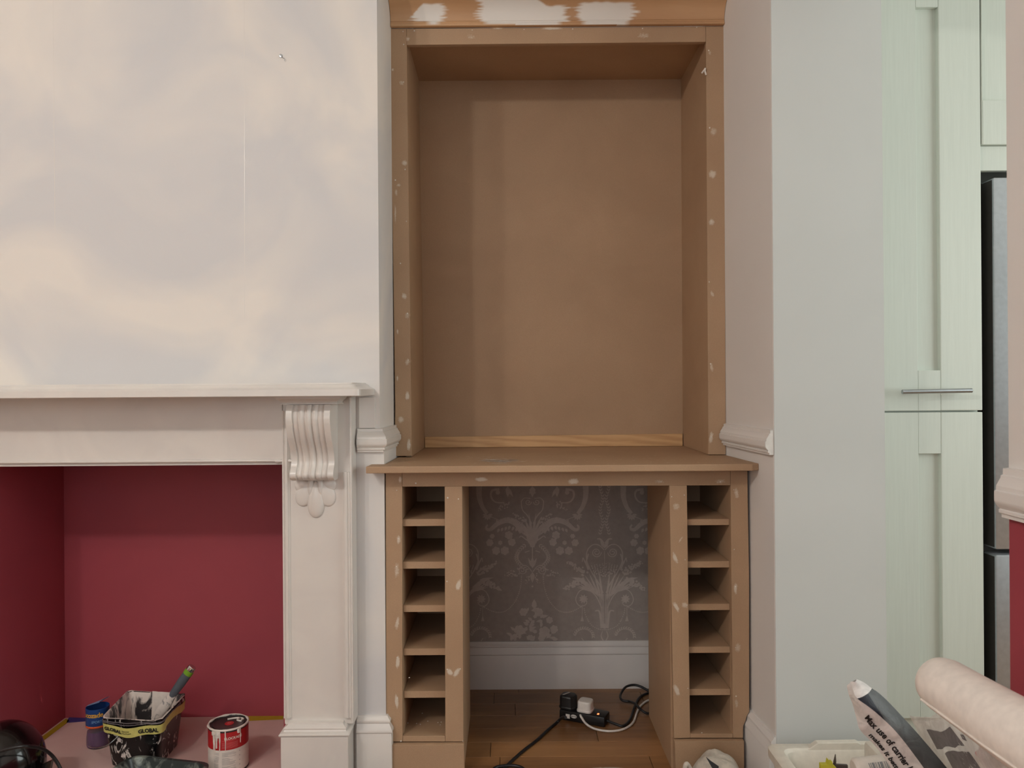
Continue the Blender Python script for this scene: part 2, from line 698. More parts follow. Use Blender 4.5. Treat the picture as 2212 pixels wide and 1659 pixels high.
# the rest of the room and the kitchen, out of view: they carry the light
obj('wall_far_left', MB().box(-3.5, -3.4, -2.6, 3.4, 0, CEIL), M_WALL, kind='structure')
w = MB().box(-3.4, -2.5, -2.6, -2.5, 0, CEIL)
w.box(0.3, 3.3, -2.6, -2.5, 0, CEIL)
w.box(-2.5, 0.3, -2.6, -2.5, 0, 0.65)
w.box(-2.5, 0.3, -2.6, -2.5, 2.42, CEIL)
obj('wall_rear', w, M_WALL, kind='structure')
w = MB().box(3.15, 3.25, -2.5, -0.35, 0, CEIL)
w.box(3.15, 3.25, 1.75, 3.4, 0, CEIL)
w.box(3.15, 3.25, -0.35, 1.75, 0, 0.7)
w.box(3.15, 3.25, -0.35, 1.75, 2.3, CEIL)
obj('wall_kitchen_side', w, M_KIT, kind='structure')
obj('wall_kitchen_back', MB().box(0.997, 3.15, 2.90, 3.0, 0, CEIL), M_ALC, kind='structure')

# ------------------------------------------------------------------ mouldings
DADO = [(0.0, 0.0), (0.012, 0.0), (0.012, 0.005), (0.0165, 0.0065), (0.0168, 0.0105), (0.0145, 0.0118), (0.0205, 0.017), (0.0234, 0.0215),
        (0.0238, 0.024), (0.0238, 0.036), (0.0208, 0.0372), (0.0206, 0.043), (0.0135, 0.0535), (0.013, 0.0565), (0.0098, 0.058), (0.0095, 0.066), (0.0, 0.067)]
SKIRT = [(0.0, 0.0), (0.019, 0.0), (0.019, 0.118), (0.0175, 0.121), (0.0175, 0.124), (0.021, 0.127), (0.0205, 0.133),
         (0.013, 0.146), (0.012, 0.150), (0.0145, 0.153), (0.014, 0.158), (0.007, 0.166), (0.006, 0.170), (0.0, 0.170)]


def run(prof, path, z0, side):
    """moulding profile swept along a plan path with mitred corners; side is the unit normal for each leg"""
    n = len(path)
    rings = []
    for i in range(n):
        if i == 0:
            off = lambda p, s=side[0]: Vector((s[0] * p, s[1] * p))
        elif i == n - 1:
            off = lambda p, s=side[-1]: Vector((s[0] * p, s[1] * p))
        else:
            a, b = Vector(side[i - 1]), Vector(side[i])
            m = (a + b) / (1 + a.dot(b))
            off = lambda p, m=m: m * p
        rings.append([Vector((path[i][0] + off(p)[0], path[i][1] + off(p)[1], z0 + h)) for p, h in prof])
    return MB().loft(rings)


def nrm(a, b):
    d = Vector((b[0] - a[0], b[1] - a[1])).normalized()
    return (d.y, -d.x)


zd = P(800, 977, YF - 0.02).z
pa, pb, pc = (P(773.5, 950, YF).x, YF), (-0.3705, YF), (-0.3625, 2.386)
obj('trim_1', run(DADO, [pa, pb, pc], zd, [(0, -1), nrm(pb, pc)]), M_TRIM, kind='structure', smooth=28)
p0, p1 = (xr(2.386), 2.386), (xr(2.032), 2.032)
nr = nrm(p1, p0)
nr = (-abs(nr[0]), -abs(nr[1]))
obj('trim_2', run(DADO, [p0, p1], P(1567, 961, 2.386).z, [nr]), M_ALC, kind='structure', smooth=28)
ce_ = [Vector((xr(2.0315) + nr[0] * p * 0.97, 2.0315 + nr[1] * p * 0.97 - 0.0004, P(1567, 961, 2.386).z + 0.0008 + h * 0.976)) for p, h in DADO]
obj('cut_end', MB().prism(ce_, (0, -0.0012, 0)), M_WPLAST, bpy.data.objects['trim_2'], label='bare white sawn end of the rail')
obj('trim_3', run([(a * 1.0, b * 1.18) for a, b in DADO], [(NX, -2.4), (NX, NY)], P(2166, 1117, NY).z, [(-1, 0)]), M_ALC, kind='structure', smooth=28)
# plain band below and above the left rail: a patched piece of wall beside the surround
obj('trim_4', MB().box(P(776, 900, YF).x, P(811, 900, YF).x, YF - 0.006, YF - 0.0003, zd + 0.0675, P(800, 858, YF).z), M_TRIM, kind='structure', bevel=0.001)

obj('baseboard_back', run(SKIRT, [(-0.343, YW), (0.648, YW)], 0, [(0, -1)]), M_SKIRT, kind='structure', smooth=28)
xs = -0.3595
pa, pb, pc = (P(773, 1620, YF).x, YF), (xs, YF), (-0.3580, 2.30)
obj('baseboard_left', run(SKIRT, [pa, pb, pc], 0, [(0, -1), (1, 0)]), M_TRIM, kind='structure', smooth=28)
p0, p1 = (xr(2.30), 2.30), (xr(2.027), 2.027)
obj('baseboard_right', run(SKIRT, [p0, p1], 0, [nr]), M_ALC, kind='structure', smooth=28)

# ------------------------------------------------------------------ damask print on the alcove wallpaper
pr = MB()
YP = YW - 0.0006


def q(zx, zy):
    return P(1000 + zx / 4.61, 1040 + zy / 4.61, YP)


def inside(zx, zy):
    return 30 < zx < 1900 and zy < 1594


def poly(pts):
    if all(inside(*p) for p in pts):
        dz = Vector((0, -0.0000016 * (len(pr.f) % 600), 0))
        pr.add([q(*p) + dz for p in pts], [tuple(range(len(pts)))])


def stroke(pts, w0, w1=None, n=6):
    w1 = w0 if w1 is None else w1
    ps = spline([(x, y, 0) for x, y in pts], n)
    for i in range(len(ps) - 1):
        a, b = ps[i], ps[i + 1]
        d = (b - a)
        if d.length < 1e-6:
            continue
        nn = Vector((-d.y, d.x, 0)).normalized()
        wa = w0 + (w1 - w0) * i / (len(ps) - 1)
        wb_ = w0 + (w1 - w0) * (i + 1) / (len(ps) - 1)
        poly([(a.x + nn.x * wa / 2, a.y + nn.y * wa / 2), (b.x + nn.x * wb_ / 2, b.y + nn.y * wb_ / 2),
              (b.x - nn.x * wb_ / 2, b.y - nn.y * wb_ / 2), (a.x - nn.x * wa / 2, a.y - nn.y * wa / 2)])


def disc(x, y, r, n=10, sq=1.0):
    poly([(x + r * cos(2 * pi * i / n), y + r * sq * sin(2 * pi * i / n)) for i in range(n)])


def leaf(x, y, ang, L, wd):
    c, s = cos(ang), sin(ang)
    pts = [(0, 0), (0.3, 0.5), (0.6, 0.42), (1, 0), (0.6, -0.42), (0.3, -0.5)]
    poly([(x + c * a * L - s * b * wd, y + s * a * L + c * b * wd) for a, b in pts])


def rose(x, y, r, rnd):
    for k in range(6):
        a = k * pi / 3 + rnd
        disc(x + r * 0.62 * cos(a), y + r * 0.62 * sin(a), r * 0.44, 8)
    disc(x, y, r * 0.36, 8)


def spiral(x, y, r, turns, w, flip, a0=0.0):
    n = int(turns * 14)
    stroke([(x + flip * r * (1 - 0.8 * i / n) * cos(a0 + 2 * pi * turns * i / n), y + r * (1 - 0.8 * i / n) * sin(a0 + 2 * pi * turns * i / n)) for i in range(n + 1)], w, w, 2)


def beads(pts, r=6):
    ps = spline([(x, y, 0) for x, y in pts], 14)
    acc = 0
    for i in range(len(ps) - 1):
        acc += (ps[i + 1] - ps[i]).length
        if acc > 2.6 * r:
            disc(ps[i].x, ps[i].y, r, 7)
            acc = 0


def berries(x, y, dx, dy, n, spread, r):
    for i in range(n):
        t = i / n
        disc(x + dx * t + random.uniform(-1, 1) * spread * (1 - 0.6 * t), y + dy * t + random.uniform(-1, 1) * spread * (1 - 0.6 * t), r * (1.1 - 0.5 * t), 7)


def wreath(fn, a0, a1, n):
    for i in range(n):
        a = a0 + (a1 - a0) * i / (n - 1)
        x, y, t = fn(a)
        leaf(x, y, t + 0.6, 30, 12)
        leaf(x, y, t - 0.6, 30, 12)


def motif_a(cx):
    for f in (1, -1):
        X = lambda d: cx + f * d
        stroke([(X(-530), 46), (X(-530), 150), (X(-500), 250), (X(-450), 320)], 58, 34)
        for k in range(7):
            leaf(X(-447), 335, (pi / 2 if f > 0 else pi / 2) + (k - 3) * 0.55, 55, 24)
        stroke([(X(-420), 350), (X(-330), 385)], 6)
        stroke([(X(-330), 80), (X(-400), 90), (X(-412), 150), (X(-370), 205), (X(-280), 212)], 26, 10)
        disc(X(-345), 110, 22)
        leaf(X(-245), 46, pi / 2, 110, 46)
        leaf(X(-245), 60, pi / 2 - f * 0.5, 110, 30)
        berries(X(-250), 215, -f * 90, 70, 22, 34, 8)
        stroke([(X(-95), 500), (X(-150), 425), (X(-240), 385), (X(-340), 415), (X(-420), 480), (X(-462), 465), (X(-445), 430)], 78, 14)
        for k in range(6):
            leaf(X(-150 - k * 38), 400 + abs(k - 2) * 9, -pi / 2 - f * 0.35, 52, 30)
            leaf(X(-150 - k * 36), 440 + abs(k - 2) * 9, pi / 2 - f * (-0.4), 46, 26)
        stroke([(X(-60), 520), (X(-110), 450), (X(-95), 405)], 16, 8)
        for (dx, y, r) in ((-235, 535, 40), (-205, 605, 38), (-275, 690, 42), (-362, 690, 40), (-425, 610, 36), (-400, 545, 24), (-320, 610, 22)):
            rose(X(dx), y, r, dx)
        for k in range(5):
            a = -pi / 2 - f * (0.15 + k * 0.24)
            leaf(cx, 560, a, 250 - k * 24, 26)
        berries(X(-60), 400, -f * 140, -80, 26, 26, 10)
        stroke([(X(-112), 190), (X(-100), 280), (X(-50), 340), (X(-8), 420)], 9, 12)
        stroke([(X(-112), 200), (X(-80), 165), (X(-20), 170)], 8)
        spiral(X(-42), 205, 32, 1.3, 8, f)
        stroke([(X(0), 60), (X(-30), 120)], 20, 8)
        leaf(cx, 640, -pi / 2 - f * 0.5, 130, 44)
        stroke([(X(-6), 560), (X(-40), 590), (X(-110), 545), (X(-130), 560)], 14, 8)
        for k in range(15):
            t = k / 14
            x = -30 - 148 * sin(pi * (0.15 + t * 0.7)) ** 1.2
            y = 628 + 245 * t
            a = pi / 2 + 0.9 * cos(pi * t)
            for dd in (0.7, -0.7):
                leaf(X(x + 20), y, a + dd if f > 0 else pi - a - dd, 36, 13)
        stroke([(X(-30), 690), (X(-75), 705)], 8)
        spiral(X(-102), 885, 40, 1.5, 7, f)
        stroke([(X(-4), 900), (X(-50), 845), (X(-100), 838), (X(-142), 880)], 8)
        berries(X(-140), 900, -f * 130, 30, 26, 40, 8)
        berries(X(-20), 930, -f * 50, 80, 14, 24, 7)
        beads([(X(-106), 930), (X(-120), 1060), (X(-170), 1190), (X(-260), 1285), (X(-370), 1300), (X(-480), 1252)])
    poly([(cx - 48, 550), (cx + 48, 550), (cx + 20, 655), (cx - 20, 655)])
    stroke([(cx, 655), (cx, 860)], 10)
    leaf(cx, 860, -pi / 2, 110, 40)
    leaf(cx, 860, -pi / 2 - 0.4, 110, 26)
    leaf(cx, 860, -pi / 2 + 0.4, 110, 26)
    leaf(cx, 900, pi / 2, 110, 46)
    disc(cx, 1045, 9)
    leaf(cx, 46, pi / 2, 110, 60)
    # bouquet
    leaf(cx + 18, 1270, -pi / 2, 100, 52)
    rnd = random.Random(3)
    for k in range(46):
        t = rnd.random() ** 0.6
        y = 1230 + 355 * t
        x = cx + 10 + rnd.uniform(-1, 1) * (30 + 225 * t)
        leaf(x, y, rnd.uniform(0, 2 * pi), rnd.uniform(45, 75), rnd.uniform(24, 40))
    for (dx, y, r) in ((-90, 1300, 40), (60, 1300, 42), (-130, 1480, 50), (120, 1500, 56), (-190, 1560, 34), (215, 1470, 40), (170, 1380, 34), (-20, 1560, 34), (90, 1560, 34)):
        rose(cx + dx, y, r, dx)


def motif_b(cx):
    for f in (1, -1):
        X = lambda d: cx + f * d
        for k in range(17):
            y = 66 + k * 29
            x = -30 - 14 * cos(k * 0.78)
            leaf(X(x), y, -pi / 2 - f * 0.6, 34, 12)
            leaf(X(x), y, -pi / 2 + f * 0.6, 34, 12)
        leaf(cx, 665, -pi / 2 - f * 0.45, 100, 34)
        stroke([(X(-10), 620), (X(-40), 575), (X(-75), 572)], 26, 8)
        stroke([(X(-4), 680), (X(-60), 632), (X(-120), 632), (X(-172), 690), (X(-176), 790), (X(-130), 900), (X(-60), 1010), (X(-15), 1110)], 9, 12)
        spiral(X(-80), 706, 48, 1.9, 8, f)
        stroke([(X(-160), 720), (X(-180), 800), (X(-160), 880)], 14, 20)
        stroke([(X(-222), 800), (X(-215), 760), (X(-200), 790), (X(-175), 840)], 8, 14)
        berries(X(-190), 910, -f * 180, -110, 60, 34, 11)
        berries(X(-240), 990, -f * 165, 85, 50, 34, 12)
        for k in range(9):
            a = -pi / 2 - f * (0.12 + k * 0.15)
            r0 = 160 + k * 12
            leaf(X(-18 - k * 12), 1190 - k * 12, a, 330 - k * 20, 20)
        for k in range(4):
            leaf(X(-110 - k * 26), 1060 - k * 26, -pi / 2 - f * (1.1 + 0.1 * k), 150, 26)
        for k in range(5):
            berries(X(-15 - k * 22), 940 - k * 8, -f * (3 + k * 7), -140 + k * 14, 7, 7, 8)
        stroke([(X(-30), 1260), (X(-80), 1150), (X(-160), 1080), (X(-240), 1085), (X(-285), 1160), (X(-270), 1220), (X(-225), 1250)], 9)
        spiral(X(-212), 1190, 52, 0.75, 7, -f, 1.2)
        for k in range(9):
            leaf(X(-208), 1170, k * 2 * pi / 9, 48, 22)
        stroke([(X(-222), 1250), (X(-224), 1350)], 5)
        poly([(X(-228), 1345), (X(-218), 1345), (X(-206), 1392), (X(-240), 1392)])
        beads([(X(-205), 1255), (X(-185), 1340), (X(-130), 1430), (X(-50), 1472), (X(0), 1476)], 6)
        stroke([(X(-26), 1460), (X(-38), 1360), (X(-55), 1290), (X(-95), 1290)], 30, 10)
        for k in range(3):
            stroke([(X(-8 - k * 9), 1440), (X(-10 - k * 12), 1260), (X(-14 - k * 20), 1120)], 7, 5)
        wreath(lambda a: (X(-205) + f * 92 * cos(a), 1545 + 85 * sin(a), a + pi / 2 if f > 0 else pi / 2 - a + pi), pi + 0.1, 2 * pi - 0.1, 13)
        stroke([(X(-205), 1590), (X(-228), 1560)], 8)
        stroke([(X(-10), 1590), (X(-34), 1540), (X(-20), 1490)], 12, 6)
    disc(cx, 1440, 26, 10)
    stroke([(cx, 690), (cx, 940)], 5)


motif_a(692)
motif_b(1410)
motif_b(-26)
motif_a(2128)
obj('damask_print', pr, M_WPRINT, wbk, kind='stuff', recalc=False)

# ------------------------------------------------------------------ filler smears


_smears = []


def smear(parent, px, py, rx, ry, Y, ang=0.0, cover=1.0):
    mb = MB()
    Y -= 0.00003 * (len(_smears) % 9)
    _smears.append(px)
    ca, sa = cos(R(ang)), sin(R(ang))
    n = 18
    sd = px * 0.37 + py
    rings = ((0.0, 1.0), (0.30, 0.95), (0.58, 0.72), (0.85, 0.40), (1.15, 0.0))
    vs, at = [P(px, py, Y)], [cover]
    for r, c in rings[1:]:
        for i in range(n):
            a = 2 * pi * i / n
            k = 1 + 0.32 * noise.noise(Vector((cos(a) * 1.6 + sd, sin(a) * 1.6, sd * 0.1)))
            x, y = rx * r * k * cos(a), ry * r * k * sin(a)
            vs.append(P(px + x * ca - y * sa, py + x * sa + y * ca, Y))
            at.append(c * cover)
    fs = [(0, 1 + i, 1 + (i + 1) % n) for i in range(n)]
    for k in range(3):
        o = 1 + k * n
        for i in range(n):
            j = (i + 1) % n
            fs.append((o + i, o + n + i, o + n + j, o + j))
    mb.add(vs, fs, at)
    return obj('filler_patch', mb, M_FILL, parent, attr='cover', recalc=False, smooth=60)


def specks(parent, pts, Y, r=1.7, name='filler_specks'):
    mb = MB()
    for x, y in pts:
        c = P(x, y, Y)
        k = r * random.uniform(0.7, 1.25) * Y / F
        mb.lathe([(0.0001, -0.0008), (k * 0.7, -0.0006), (k, 0.0)], c, 6, axis=(0, 1, 0))
    return obj(name, mb, M_PAINTW, parent, kind='stuff')


# ------------------------------------------------------------------ base cabinet in the alcove
CF, CB = 2.19, 2.556      # front face, back edge of the panels
TH = 0.018
base = thing('alcove_cabinet', (0.16, CF, 0),
             'raw brown fibreboard base cabinet filling the alcove, open slots either side of a knee hole', 'cabinet')
zt = P(1200, 1018, CF).z
ledge = 1018.5
st_l = plate([(833, ledge), (868.5, ledge), (869.5, 1602), (847, 1602), (848, 1580), (845, 1573), (841, 1566), (838, 1556), (834, 1548)], CF, TH)
s1 = obj('stile', st_l, M_MDF, base, bevel=0.0009)
s2 = obj('stile', plate([(960.5, 1051), (998.3, 1050.6), (1001, 1602), (962, 1602)], CF, TH), M_MDF, base, bevel=0.0009)
s3 = obj('stile', plate([(1446, 1049), (1483.8, 1048.8), (1491, 1594), (1456, 1595)], CF, TH), M_MDF, base, bevel=0.0009)
st_r = plate([(1578, 1017), (1614.5, 1017), (1618.3, 1250), (1618.6, 1538), (1613, 1547), (1611, 1556), (1605.6, 1568), (1605.2, 1594), (1583.5, 1594)], CF, TH)
s4 = obj('stile', st_r, M_MDF, base, bevel=0.0009)
rail = obj('rail', plate([(869, ledge), (1577.6, 1017), (1577.8, 1048.3), (869, 1051.3)], CF, TH), M_MDF, base, bevel=0.0009)
obj('rail', plate([(870, 1590), (961.5, 1590), (961.5, 1602), (870, 1602)], CF, TH), M_MDF, base, bevel=0.0009)
obj('rail', plate([(1491.4, 1585), (1583, 1585), (1583, 1594), (1491.4, 1594)], CF, TH), M_MDF, base, bevel=0.0009)


def xat(px, py=1330):
    return P(px, py, CF).x


ztop, zbot = P(1000, 1050, CF).z, 0.0
zl, zr_ = P(900, 1590, CF).z, P(1540, 1585, CF).z
CFB = CF + TH
panels = [(xat(868.9) - TH, xat(868.9), 0.0), (xat(999.5) - TH, xat(999.5), 0.0), (xat(1450), xat(1450) + TH, 0.0), (xat(1581), xat(1581) + TH, 0.0)]
for a, b, z0 in panels:
    obj('side_panel', MB().box(a, b, CFB, CB, z0, zt - 0.002), M_MDF, base, bevel=0.0006)
for a, b, zz in ((panels[0][1], panels[1][0], zl), (panels[2][1], panels[3][0], zr_)):
    obj('bottom_panel', MB().box(a, b, CFB, CB, zz - TH, zz - 0.0005), M_MDF, base)
    obj('back_panel', MB().box(a, b, CB - 0.006, CB, zz, zt - 0.002), M_MDF, base)
sh_l = [(1123, 1138), (1215.4, 1230.4), (1310, 1324.5), (1404, 1418.5), (1496.5, 1511)]
sh_r = [(1123, 1136), (1214.7, 1228.2), (1307, 1320.7), (1400, 1413.4), (1492, 1505.4)]
for (t, b), x0, x1 in [(s, panels[0][1], panels[1][0]) for s in sh_l] + [(s, panels[2][1], panels[3][0]) for s in sh_r]:
    c = 915 if x0 < 0 else 1535
    z1, z0 = P(c, t, CF + 0.006).z, P(c, b, CF + 0.006).z
    xx0 = max(x0, xat(870.2)) if x0 < 0 else xat(1487.5) + 0.001
    obj('shelf', MB().box(x0 + 0.001, x1 - 0.0012, CF + 0.0185, CB - 0.007, z0, z1), M_MDF, base)
    lip0 = xat(870.5) if x0 < 0 else xat(1488)
    lip1 = xat(960.6) if x0 < 0 else xat(1577)
# plinths with a thin capping
for pts, pc in (([(847.5, 1609.5), (1002, 1608), (1003, 1690), (845, 1690)], [(847.5, 1603), (1001.6, 1602.5), (1002.4, 1609), (847, 1610)]),
                ([(1457.5, 1601.5), (1607.4, 1600.5), (1607.8, 1690), (1460, 1690)], [(1456.5, 1595.5), (1605.6, 1594.6), (1607.4, 1601), (1457.3, 1602)])):
    q4 = [P(x, y, CF - 0.012) for x, y in pts]
    q4[2].z = q4[3].z = 0.001
    pl = obj('plinth', MB().prism(q4, (0, 0.03, 0)), M_MDF, base, bevel=0.0008)
for (px, py, rx, ry, a, c, par) in [
    (861, 1166, 5, 12, 0, .75, s1), (857, 1232, 6, 18, 4, .55, s1), (858, 1346, 5, 16, 8, .7, s1), (859, 1429.5, 4.8, 14, 6, 1.0, s1),
    (856.6, 1515, 4.6, 15, -4, 1.0, s1), (864, 1036, 4, 8, 0, .8, s1), (990, 1264, 5.5, 13, 12, 1.0, s2), (972, 1452, 6, 9, -40, .95, s2),
    (986, 1452, 6, 12, 35, .95, s2), (1460, 1094, 9, 10, 0, .55, s3), (1458.5, 1205, 5, 14, -22, .9, s3), (1470, 1166, 2.5, 9, 35, .6, s3),
    (1461, 1311, 4.6, 13, -32, .95, s3), (1479, 1307, 7, 8, 0, .65, s3), (1462, 1491, 5.5, 14, -22, 1.05, s3), (1591, 1065, 6, 13, -12, .6, s4),
    (1589, 1271, 4.6, 13, 0, .8, s4), (1594, 1399, 8, 13, 0, .5, s4), (1591, 1520, 4, 14, 0, .45, s4), (1039, 1035.5, 14, 5, 0, 1.05, rail),
    (1239, 1040, 13, 7, 0, .95, rail), (1424, 1040, 14, 5, 0, .4, rail), (1556, 1040, 14, 6, 0, .45, rail)]:
    smear(par, px, py, rx, ry, CF - 0.0004, a, c)
specks(base, [(857, 1059), (898, 1044), (967, 1075.5), (990, 1078), (965.5, 1256), (861, 1163), (856, 1224), (1428, 1041), (1556, 1041),
              (1451, 1073), (1478, 1069.5), (1480, 1209), (1586, 1187), (1589, 1267), (1585, 1058), (1589, 1399), (1590, 1504), (1484, 1307),
              (1486, 1487), (966, 1446), (994, 1445), (858, 1420), (858, 1508), (1000, 1601), (866, 1601)], CF - 0.0007, 1.5)
cr = MB()
for x, y in [(881, 1562), (900, 1563), (908, 1565), (924, 1558), (946, 1561), (953, 1560), (912, 1541), (884, 1464), (1516, 1583), (951, 1566)]:
    zz = zl if x < 1200 else zr_
    if y < 1500:
        zz = P(915, 1404, CF).z
    g = G(x, y, zz + 0.0003)
    cr.lathe([(0.0001, 0.0016), (0.0016, 0.001), (0.0022, 0)], g, 5)
obj('filler_crumbs', cr, M_PAINTW, base, kind='stuff')

# ------------------------------------------------------------------ worktop
WT = P(1200, 985, 2.39).z - 0.001
WZ0 = WT - 0.019
CW = 2.118


def xw(px):
    return P(px, 1004, CW).x


plan = [(xw(790), CW), (xw(1625.2), CW), (xr(CW + 0.004) - 0.0008, CW + 0.014), (xr(2.78) - 0.0015, 2.788), (-0.3425, 2.788), (-0.3575, YF + 0.004), (-0.3575, YF - 0.0015), (xw(790) + 0.003, YF - 0.0015)]
plan = [(x, y) for x, y in plan]
mbw = MB().prism([(x, y, WT) for x, y in plan], (0, 0, -0.019))
wt = obj('worktop', mbw, M_MDF, bevel=0.002, origin=(0.16, 2.3, WZ0),
         label='raw fibreboard shelf top with paint scratches lying on the alcove base cabinet', cat='worktop')
sc = MB()
rnd = random.Random(11)


def scratch(x, y, L, wd, a):
    g = G(x, y, WT + 0.0004)
    d = Vector((cos(a), sin(a), 0))
    n = Vector((-sin(a), cos(a), 0))
    sc.add([g - d * L, g + n * wd, g + d * L, g - n * wd], [(0, 1, 2, 3)])


for _ in range(70):
    x, y = rnd.gauss(1075, 22), rnd.gauss(995, 2.2)
    scratch(x, min(max(y, 990), 1001), rnd.uniform(0.006, 0.026), rnd.uniform(0.0008, 0.0030), rnd.gauss(-0.1, 0.25))
for _ in range(30):
    scratch(rnd.uniform(1005, 1060), rnd.uniform(986, 992), rnd.uniform(0.003, 0.012), 0.0005, rnd.gauss(0.3, 0.25))
for _ in range(120):
    scratch(rnd.uniform(830, 1590), rnd.uniform(984, 1002), rnd.uniform(0.0015, 0.007), rnd.uniform(0.0005, 0.0014), rnd.uniform(-.5, .5))
obj('paint_scratches', sc, M_PAINTW, wt, kind='stuff')

# ------------------------------------------------------------------ upper display case
UF, UB = 2.39, 2.765
case = thing('alcove_display_case', (0.16, UF, WT),
             'tall raw fibreboard display case with open front standing on the alcove worktop', 'cabinet')
u1 = obj('stile', plate([(840.8, 62), (878, 62), (889.3, 984.6), (852.6, 985.5), (853.6, 880), (848.2, 500)], UF, TH), M_MDF, case, bevel=0.0009)
u2 = obj('stile', plate([(1525, 57), (1563.5, 56.5), (1567.8, 920), (1567.8, 982), (1530.3, 982)], UF, TH), M_MDF, case, bevel=0.0009)
u3 = obj('rail', plate([(878.4, 62), (1524.6, 57), (1524.8, 90.3), (878.6, 97)], UF, TH), M_MDF, case, bevel=0.0009)
zc = P(1190, 173, UB).z
TL, TR = P(878, 97, UF + TH), P(1525, 90, UF + TH)
BL, BR = P(889, 984, UF + TH), P(1530, 982, UF + TH)
bTL, bTR, bBL, bBR = P(905, 176, UB), P(1471, 170, UB), P(917.5, 950, UB), P(1475, 950, UB)
for a in (BL, BR, bBL, bBR):
    a.z = WT + 0.0008
for a in (TL, TR, bTL, bTR):
    a.z = zc


def sidepanel(t, b, bt, bb, sgn):
    d = Vector((sgn * TH, 0, 0))
    return MB().hexa([b, b + d, t + d, t], [bb, bb + d, bt + d, bt])


obj('side_panel', sidepanel(TL, BL, bTL, bBL, -1), M_MDF, case)
sp2 = obj('side_panel', sidepanel(TR, BR, bTR, bBR, 1), M_MDF, case)
obj('top_panel', MB().hexa([TL + Vector((-TH, 0, 0)), TR + Vector((TH, 0, 0)), TR + Vector((TH, 0, TH)), TL + Vector((-TH, 0, TH))],
                           [bTL + Vector((-TH, 0, 0)), bTR + Vector((TH, 0, 0)), bTR + Vector((TH, 0, TH)), bTL + Vector((-TH, 0, TH))]), M_MDF, case)
obj('back_panel', MB().box(bTL.x - TH, bTR.x + TH, UB, UB + 0.009, WT + 0.0008, zc + TH), M_MDF, case)
bt = [P(917.8, 944, UB - 0.012), P(1474.5, 937, UB - 0.012)]
obj('batten', MB().prism([(bt[0].x, UB - 0.012, WT + 0.001), (bt[1].x, UB - 0.012, WT + 0.001), (bt[1].x, UB - 0.012, bt[1].z), (bt[0].x, UB - 0.012, bt[0].z)], (0, 0.0115, 0)), M_BATTEN, case, bevel=0.0006, label='pale pine batten along the foot of the back panel')
for (px, py, rx, ry, a, c, par) in [
    (881, 84, 5, 5, 0, .6, u1), (848, 150.5, 2.6, 3.4, 0, 1.1, u1), (868, 179, 6, 6, 30, .55, u1), (874, 352, 7, 7, 20, .75, u1), (861, 400, 5, 4, 0, .7, u1),
    (856, 415, 3.6, 8, 0, .6, u1), (853.8, 462, 2.4, 20, 0, .65, u1), (873.5, 640, 6, 9, -20, .75, u1), (880, 682, 6, 9, 10, .5, u1), (858.6, 716, 2.5, 6, 0, .8, u1),
    (880, 782, 6, 9, 20, .55, u1), (880, 855.7, 5.2, 9.5, 0, 1.0, u1), (866, 906, 8, 8, 0, .75, u1), (883, 961, 4.6, 15, 0, 1.0, u1), (858.5, 817, 2.2, 7, 0, .8, u1),
    (1533, 114, 4, 5, 0, .5, u2), (1541, 284, 9, 8, 30, .6, u2), (1539, 376, 9, 9, 20, .95, u2), (1537, 480, 7, 8, 20, .8, u2), (1538, 635, 4, 8, -20, .7, u2),
    (1537, 793, 4, 11, -10, .7, u2), (1536, 945, 4.6, 13, 12, .9, u2), (1192, 61.5, 24, 3, 0, 1.0, u3), (1075, 61.5, 14, 2, 0, .6, u3), (1390, 77, 16, 8, 0, .42, u3), (1018, 80, 14, 7, 0, .35, u3)]:
    smear(par, px, py, rx, ry, UF - 0.0004, a, c)
specks(case, [(895, 66.5), (1020, 65), (1132, 63.5), (1237, 62.6), (1388, 61.5), (1505, 59), (870.5, 68), (872, 96), (872, 177), (875, 366), (854, 389), (878, 478),
              (865, 569), (880, 677), (882, 778), (1531, 109), (1533, 276), (1536, 477), (1532, 609), (1535, 786), (1537, 944), (884, 960)], UF - 0.0007, 1.5)
gl = MB().tube(spline([P(1516, 158, UF + 0.001), P(1520, 153, UF - 0.004), P(1523.5, 148, UF - 0.004), P(1523, 154, UF - 0.004), P(1525.5, 162, UF - 0.003)], 6), 0.0028, 8)
obj('filler_blob', gl, M_PAINTW, case, smooth=60, label='white blob of filler on the front edge')

# pine crown moulding, partly primed
cz0 = P(1200, 58.5, UF).z
prof = [(0.0, 0.0), (-0.012, 0.0), (-0.0135, 0.0015), (-0.0135, 0.0065), (-0.0115, 0.0075), (-0.0115, 0.0082), (-0.0125, 0.0095), (-0.0125, 0.0115), (-0.0115, 0.0135), (-0.0092, 0.0145), (-0.0092, 0.0155), (-0.0105, 0.0165)]
for i in range(1, 29):
    t = i / 28
    prof.append((-0.0105 - 0.050 * (1 - cos(t * pi / 2)) - 0.012 * t, 0.016 + 0.062 * sin(t * pi / 2)))
prof += [(-0.078, 0.082), (-0.080, 0.094), (-0.080, 0.099), (0.0, 0.099)]
NXc = 520
mbc = MB()


